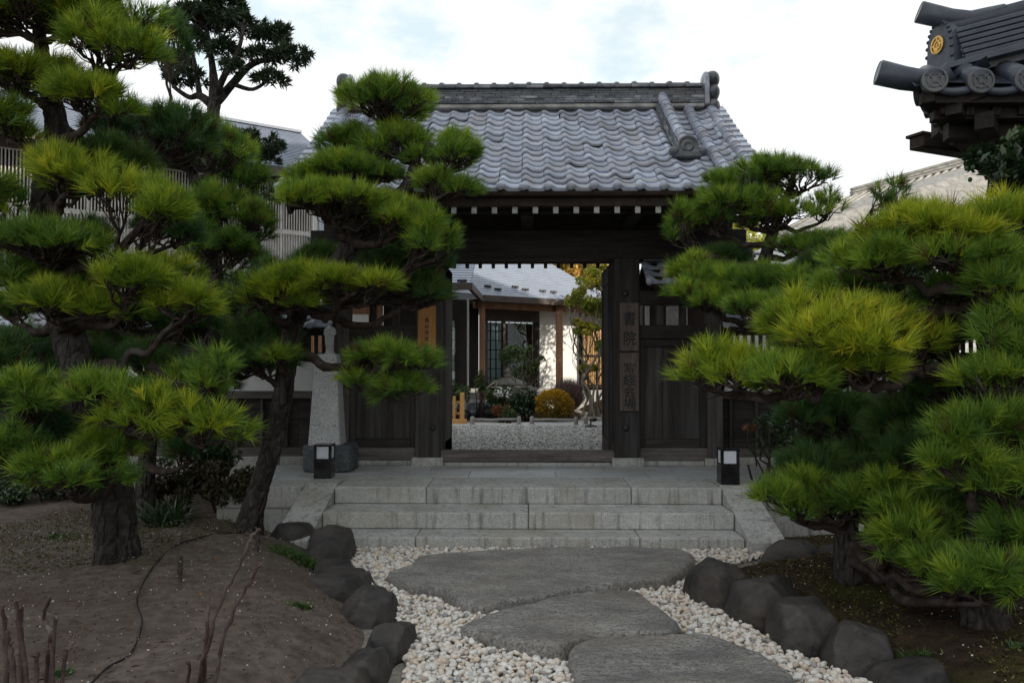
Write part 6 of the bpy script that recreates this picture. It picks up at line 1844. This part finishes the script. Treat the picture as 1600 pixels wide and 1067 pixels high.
for s in (-1, 1):
    mb.ball((s * .41 * u, .02 * u, 6.05 * u), (.07 * u, .12 * u, .24 * u), 1)                                       # ears
    mb.tube([(s * .80 * u, 0, 4.9 * u), (s * .98 * u, -.1 * u, 4.0 * u), (s * .72 * u, -.50 * u, 3.6 * u), (s * .14 * u, -.74 * u, 4.05 * u)], [.27 * u, .29 * u, .25 * u, .13 * u], 10)
    mb.tube([(s * .75 * u, -.45 * u, 3.6 * u), (s * .72 * u, -.50 * u, 2.2 * u), (s * .60 * u, -.42 * u, 1.2 * u)], [.20 * u, .17 * u, .06 * u], 8)   # sleeves
for k in range(5):                                                                                                  # folds of the robe
    mb.tube([((k - 2) * .20 * u, -.52 * u, 3.2 * u), ((k - 2) * .22 * u, -.56 * u, 1.8 * u), ((k - 2) * .25 * u, -.55 * u, .5 * u)], .055 * u, 6)
mb.xf(Matrix.Translation((fx_, fy_, fz_)))
remeshed(mb, 'figure', 'paving', fig, .0065, 1)

# ---- plants of the beds
def ground_z(x, y): return left_z(x, y) if x < 0 else right_z(x, y)
def grass_tuft(px, py, w_px, h, n, label, blade=.004, m='grass', z=None, cat='grass tuft', name='grass_tuft', group='grass tufts of the beds', lean=.55, depth=.7):
    c = G(px, py, .24 if px < 800 else .17)
    Y = c.y; r = w_px * Y / F_PX / 2
    k = int(n)
    x = c.x + RNG.normal(0, .42, k) * r; y = Y + RNG.normal(0, .42 * depth, k) * r
    zz = np.array([ground_z(a, b) for a, b in zip(x, y)]) - .01
    d = unit(np.stack([RNG.normal(0, lean, k), RNG.normal(0, lean, k), np.ones(k)], 1))
    L = h * RNG.uniform(.5, 1.1, k)[:, None]
    p0 = np.stack([x, y, zz], 1)
    s = unit(np.cross(d, RNG.normal(size=(k, 3)))) * blade
    mid = p0 + d * L * .6; tip = p0 + d * L * 1.0 + np.stack([d[:, 0], d[:, 1], -.35 * np.hypot(d[:, 0], d[:, 1])], 1) * L * .35
    vs = np.stack([p0 - s, p0 + s, mid + s * .8, mid - s * .8, tip], 1).reshape(-1, 3)
    i = np.arange(k)[:, None] * 5
    fs = np.concatenate([i + [0, 1, 2], i + [0, 2, 3], i + [3, 2, 4]])
    t = thing(name, (c.x, Y, 0), label, cat, group)
    o = link('blades', big_mesh('blades', vs, fs, MT[m], tint=np.repeat(RNG.random(k), 5), off=(c.x, Y, 0)), t)
    props(o, kind='stuff')
    return t
grass_tuft(466, 846, 76, .085, 1500, 'bright green grass tuft beside the boulders below the left stair cheek', lean=.7)
grass_tuft(470, 922, 34, .05, 260, 'tiny green tuft alone on the bare soil left of the boulders', lean=.8)
grass_tuft(466, 1060, 60, .05, 300, 'green tuft cut by the bottom edge left of the gravel', lean=.8)
grass_tuft(1424, 1004, 66, .06, 420, 'green tuft behind the blocky boulder on the right bed', lean=.8)
grass_tuft(1484, 1062, 70, .05, 420, 'green tuft cut by the bottom edge on the right bed', lean=.8)
grass_tuft(94, 1040, 40, .05, 120, 'green weed among the pruned twigs at the lower left', lean=1.0, blade=.008)
grass_tuft(258, 818, 80, .30, 150, 'clump of dark strap leaves at the foot of the left hedge', blade=.011, m='leaf_dark', cat='lily clump', name='strap_leaf_clump', lean=.6)
grass_tuft(95, 830, 40, .07, 60, 'small broad-leaved weed left of the thick pine trunk', blade=.016, m='leaf_shrub', lean=1.0)
grass_tuft(1590, 1010, 40, .05, 90, 'small weed at the right edge of the bed', lean=.9)

def hedge_row(name, x0, x1, y, z0, z1, dep, n, size, m, label, cat='hedge', group=None):
    t = thing(name, ((x0 + x1) / 2, y, z0), label, cat, group)
    L = x1 - x0
    k = int(L / .22)
    p, tt = [], []
    for i in range(k):
        c = np.array([x0 + L * (i + .5) / k, y + RNG.normal(0, .04), (z0 + z1) / 2 + RNG.normal(0, .02)])
        q, d, t_ = clump_points(c, (.24, dep, (z1 - z0) / 2), n // k, 9, bottom=-1)
        p.append(q); tt.append(t_)
        mb = MB()
        for j in range(3):
            mb.tube(wander((c[0], y, z0 - .03), c + RNG.normal(0, .1, 3), 5, .05), np.linspace(.012, .005, 5), 5)
        mb.build('stem', MT['twig'], t, True)
    leaf_mesh('foliage', MT[m], np.concatenate(p), size, t, .5, np.concatenate(tt), .4)
    return t
a, b = P(228, 800, 7.7), P(398, 800, 7.7)
hedge_row('low_hedge', a.x, b.x, 7.75, .18, P(300, 722, 7.75).z, .30, 7500, .045, 'leaf_hedge', 'low reddish dark clipped hedge between the slender and leaning pine trunks')
a, b = P(-120, 790, 7.9), P(140, 790, 7.9)
hedge_row('low_hedge', a.x, b.x, 8.1, .18, P(60, 730, 8.1).z, .30, 6000, .05, 'leaf_dark', 'low dark hedge behind the thick pine trunk at the left edge')
def broad_shrub(px, py, w, h, Y, n, size, m, label, bz=.15, **kw):
    c = P(px, py, Y); r = (w * Y / F_PX, w * Y / F_PX * .8, h * Y / F_PX)
    return shrub('broadleaf_shrub', c, r, n, size, MT and m, label, base_z=bz, group='broadleaf shrubs along the garden walls', **kw)
broad_shrub(330, 712, 46, 34, 8.6, 900, .11, 'leaf_dark', 'broad-leaved dark shrub rising behind the reddish hedge', aspect=.3)
broad_shrub(60, 700, 80, 50, 8.7, 1300, .10, 'leaf_dark', 'dark shrub before the left garden wall, at the left edge', aspect=.35)
broad_shrub(1222, 684, 58, 48, 8.2, 800, .075, 'leaf_dark', 'thin leafy shrub with few orange leaves by the right lamp', aspect=.38, lump=.36, stems=9)
c = P(1168, 664, 8.15)
broad_shrub(1172, 668, 16, 9, 8.1, 26, .07, 'leaf_red', 'small orange-tinged spray of leaves before the right wall boards', aspect=.4, stems=2)
broad_shrub(1320, 690, 80, 70, 8.4, 2200, .085, 'leaf_dark', 'dense dark shrub behind the low pine on the right bed', aspect=.4)
broad_shrub(1460, 680, 90, 90, 7.9, 2600, .09, 'leaf_dark', 'tall dark shrub behind the great pine trunk, towards the right edge', aspect=.4)
broad_shrub(1600, 700, 100, 110, 7.4, 2600, .09, 'leaf_dark', 'dark shrub filling the far right edge behind the great pine', aspect=.4)
broad_shrub(1420, 450, 110, 60, 8.6, 2600, .10, 'leaf_dark', 'dark evergreen shrub under the temple hall eave, above the right wall', aspect=.45, stems=9)
broad_shrub(1320, 440, 40, 34, 8.9, 600, .09, 'leaf_dark', 'small dark evergreen bush over the right wall, below the far roof', aspect=.45, stems=5)
cm = broad_shrub(1580, 262, 92, 66, 6.2, 1500, .10, 'leaf_dark', 'glossy camellia under the eave of the temple hall at the right edge', aspect=.5, face_up=.9, stems=9, lump=.36)
p, d, tt = clump_points(P(1575, 262, 6.2), (.5, .36, .36), 26, 9)
mb = MB()
for q in p: mb.ball(q, (.016, .016, .02), 1)
mb.build('bud', MT['leaf_shrub'], cm, True)['kind'] = 'stuff'

# ---- pruned bare stems in the left foreground
def rods(name, label, stems, Y, r=.0085):
    t = thing(name, P(*stems[0][0], Y), label, 'shrub', 'pruned bare shrubs in the left bed')
    t.location.z = .2
    for st_ in stems:
        q = [np.array(P(px, py, Y + RNG.normal(0, .03))) for px, py in st_]
        gz = left_z(q[0][0], q[0][1])
        q[0][2] = min(q[0][2], gz - .02)
        c = np.array(catmull(q, 5)); c[1:-1] += RNG.normal(0, .003, c[1:-1].shape)
        rr = np.linspace(r * 1.25, r * .8, len(c)) * (1 + .22 * (np.arange(len(c)) % 6 == 0))
        mb = MB().tube(c, rr, 8, wob=.15, seed=st_[0][0])
        for k in range(3):
            i = RNG.integers(4, len(c) - 1)
            mb.tube([c[i], c[i] + np.array([RNG.normal(0, .012), RNG.normal(0, .01), .018])], [r * .5, r * .32], 6)
        mb.build('stem', MT['rod_bark'], t, True)
    return t
rods('pruned_shrub', 'bare pruned shrub with thick cut stems at the lower left corner', [[(8, 1120), (10, 1060), (8, 990), (4, 945)], [(22, 1120), (20, 1060), (14, 1010), (10, 985)], [(44, 1120), (40, 1045), (30, 985), (24, 938)], [(33, 1010), (33, 975), (32, 950)], [(58, 1120), (58, 1060), (58, 1018)]], 2.95)
rods('pruned_shrub', 'bare pruned shrub with forked stems, second from the lower left corner', [[(64, 1120), (74, 1040), (78, 990), (70, 965), (77, 932)], [(86, 1120), (82, 1050), (78, 990)], [(86, 1060), (100, 1030), (110, 1010), (117, 994)], [(78, 992), (84, 980), (90, 967)]], 3.0, .007)
rods('pruned_shrub', 'bare pruned shrub of slanting red-brown stems in the middle of the left bed', [[(310, 1046), (325, 1000), (350, 930), (372, 885), (392, 842), (406, 826)], [(330, 1042), (352, 985), (380, 925), (400, 892), (410, 880)], [(318, 1044), (322, 985), (327, 930)], [(294, 1050), (295, 1032)]], 3.55, .0075)
cab = []
for px, py in [(120, 1085), (165, 1030), (205, 997), (222, 955), (214, 925), (240, 888), (275, 862), (318, 843), (350, 826), (398, 822)]:
    q = G(px, py, .24); q.z = left_z(q.x, q.y) + .008; cab.append(q)
MB_ = MB().tube(catmull(cab, 6), .0052, 8)
props(MB_.build('cable', MT['cable'], None, True, base=cab[0]), 'black cable snaking over the soil to the leaning pine', 'cable')
def root(name, pts, r, label):
    q = []
    for px, py in pts:
        v = G(px, py, .25); v.z = left_z(v.x, v.y) + .006; q.append(v)
    q[0].z -= .02; q[-1].z -= .02
    props(MB().tube(catmull(q, 5), np.interp(np.linspace(0, 1, 5 * (len(q) - 1) + 1), [0, .5, 1], [r * .7, r, r * .5]), 8, wob=.2).build(name, MT['twig'], None, True, base=q[0]), label, 'root', 'roots showing through the soil')
root('surface_root', [(284, 866), (281, 885), (282, 908)], .016, 'short grey root stub standing out of the soil under the cable')
root('surface_root', [(392, 824), (402, 838), (403, 858)], .018, 'grey root running down from the leaning pine trunk')
root('surface_root', [(372, 822), (360, 832), (345, 835)], .013, 'thin root left of the leaning pine trunk base')

# ---- litter on the beds: small stones, needles, fallen leaves
def litter_spots(poly, n, zf, zmax=.0):
    a = np.array(poly); x = RNG.uniform(max(-4.5, a[:, 0].min()), min(4.5, a[:, 0].max()), n * 4); y = RNG.uniform(2.6, 7.6, n * 4)
    k = inside(poly, x, y); x, y = x[k][:n], y[k][:n]
    z = bed_height(poly, zf, x, y)
    return np.stack([x, y, z], 1)
p = litter_spots(left_poly, 1500, .24); pebbles('soil_chips', p + [0, 0, .0], RNG.uniform(.0015, .0062, len(p)) * RNG.uniform(.5, 1, len(p)), MT['pebble'], sub=0, lump=.3, tint=RNG.uniform(.0, .5, len(p)))
p = litter_spots(left_poly, 5200, .24); pebbles('soil_clods', p + [0, 0, .0], RNG.uniform(.002, .0075, len(p)), MT['soil'], sub=0, lump=.35)
p = litter_spots(right_poly, 900, .17); pebbles('soil_chips', p, RNG.uniform(.002, .007, len(p)), MT['pebble'], sub=0, lump=.3)
p = litter_spots(right_poly, 4200, .17); pebbles('soil_clods', p, RNG.uniform(.003, .012, len(p)), MT['dark_soil'], sub=0, lump=.35)
MT['dry_needle'] = leaves('dry_needle', (0.06, 0.035, 0.02), (0.13, 0.075, 0.035), (0.22, 0.13, 0.06), 0.0, .7, .2)
for poly, zf, n in ((left_poly, .20, 420), (right_poly, .17, 3200)):
    p = litter_spots(poly, n, zf) + [0, 0, .004]
    d = RNG.normal(size=(len(p), 3)); d[:, 2] *= .06
    leaf_mesh('fallen_needles', MT['dry_needle'], p, .085, None, .035, None, 1.5, dirs=d)
    p = litter_spots(poly, 60, zf) + [0, 0, .006]
    d = RNG.normal(size=(len(p), 3)); d[:, 2] *= .15
    leaf_mesh('fallen_leaves', MT['leaf_red'], p, .035, None, .55, None, 1.5, dirs=d)
# moss on the shaded parts of the beds
for poly, zf, n, sel in ((left_poly, .20, 16000, lambda x, y: (x < -2.5) & (y > 5.3)), (right_poly, .17, 16000, lambda x, y: (mo(x, y)))):
    def mo(x, y): return np.sin(x * 2.3 + 1) * np.sin(y * 2.1) + .4 * np.sin(x * 6) * np.sin(y * 5 + 1) > .05
    p = litter_spots(poly, n, zf)
    k = sel(p[:, 0], p[:, 1]); p = p[k] + [0, 0, .004]
    d = unit(RNG.normal(size=(len(p), 3)) * [1, 1, .5] + [0, 0, .5])
    leaf_mesh('moss', MT['moss'], p, .022, None, .5, None, .2, dirs=d)
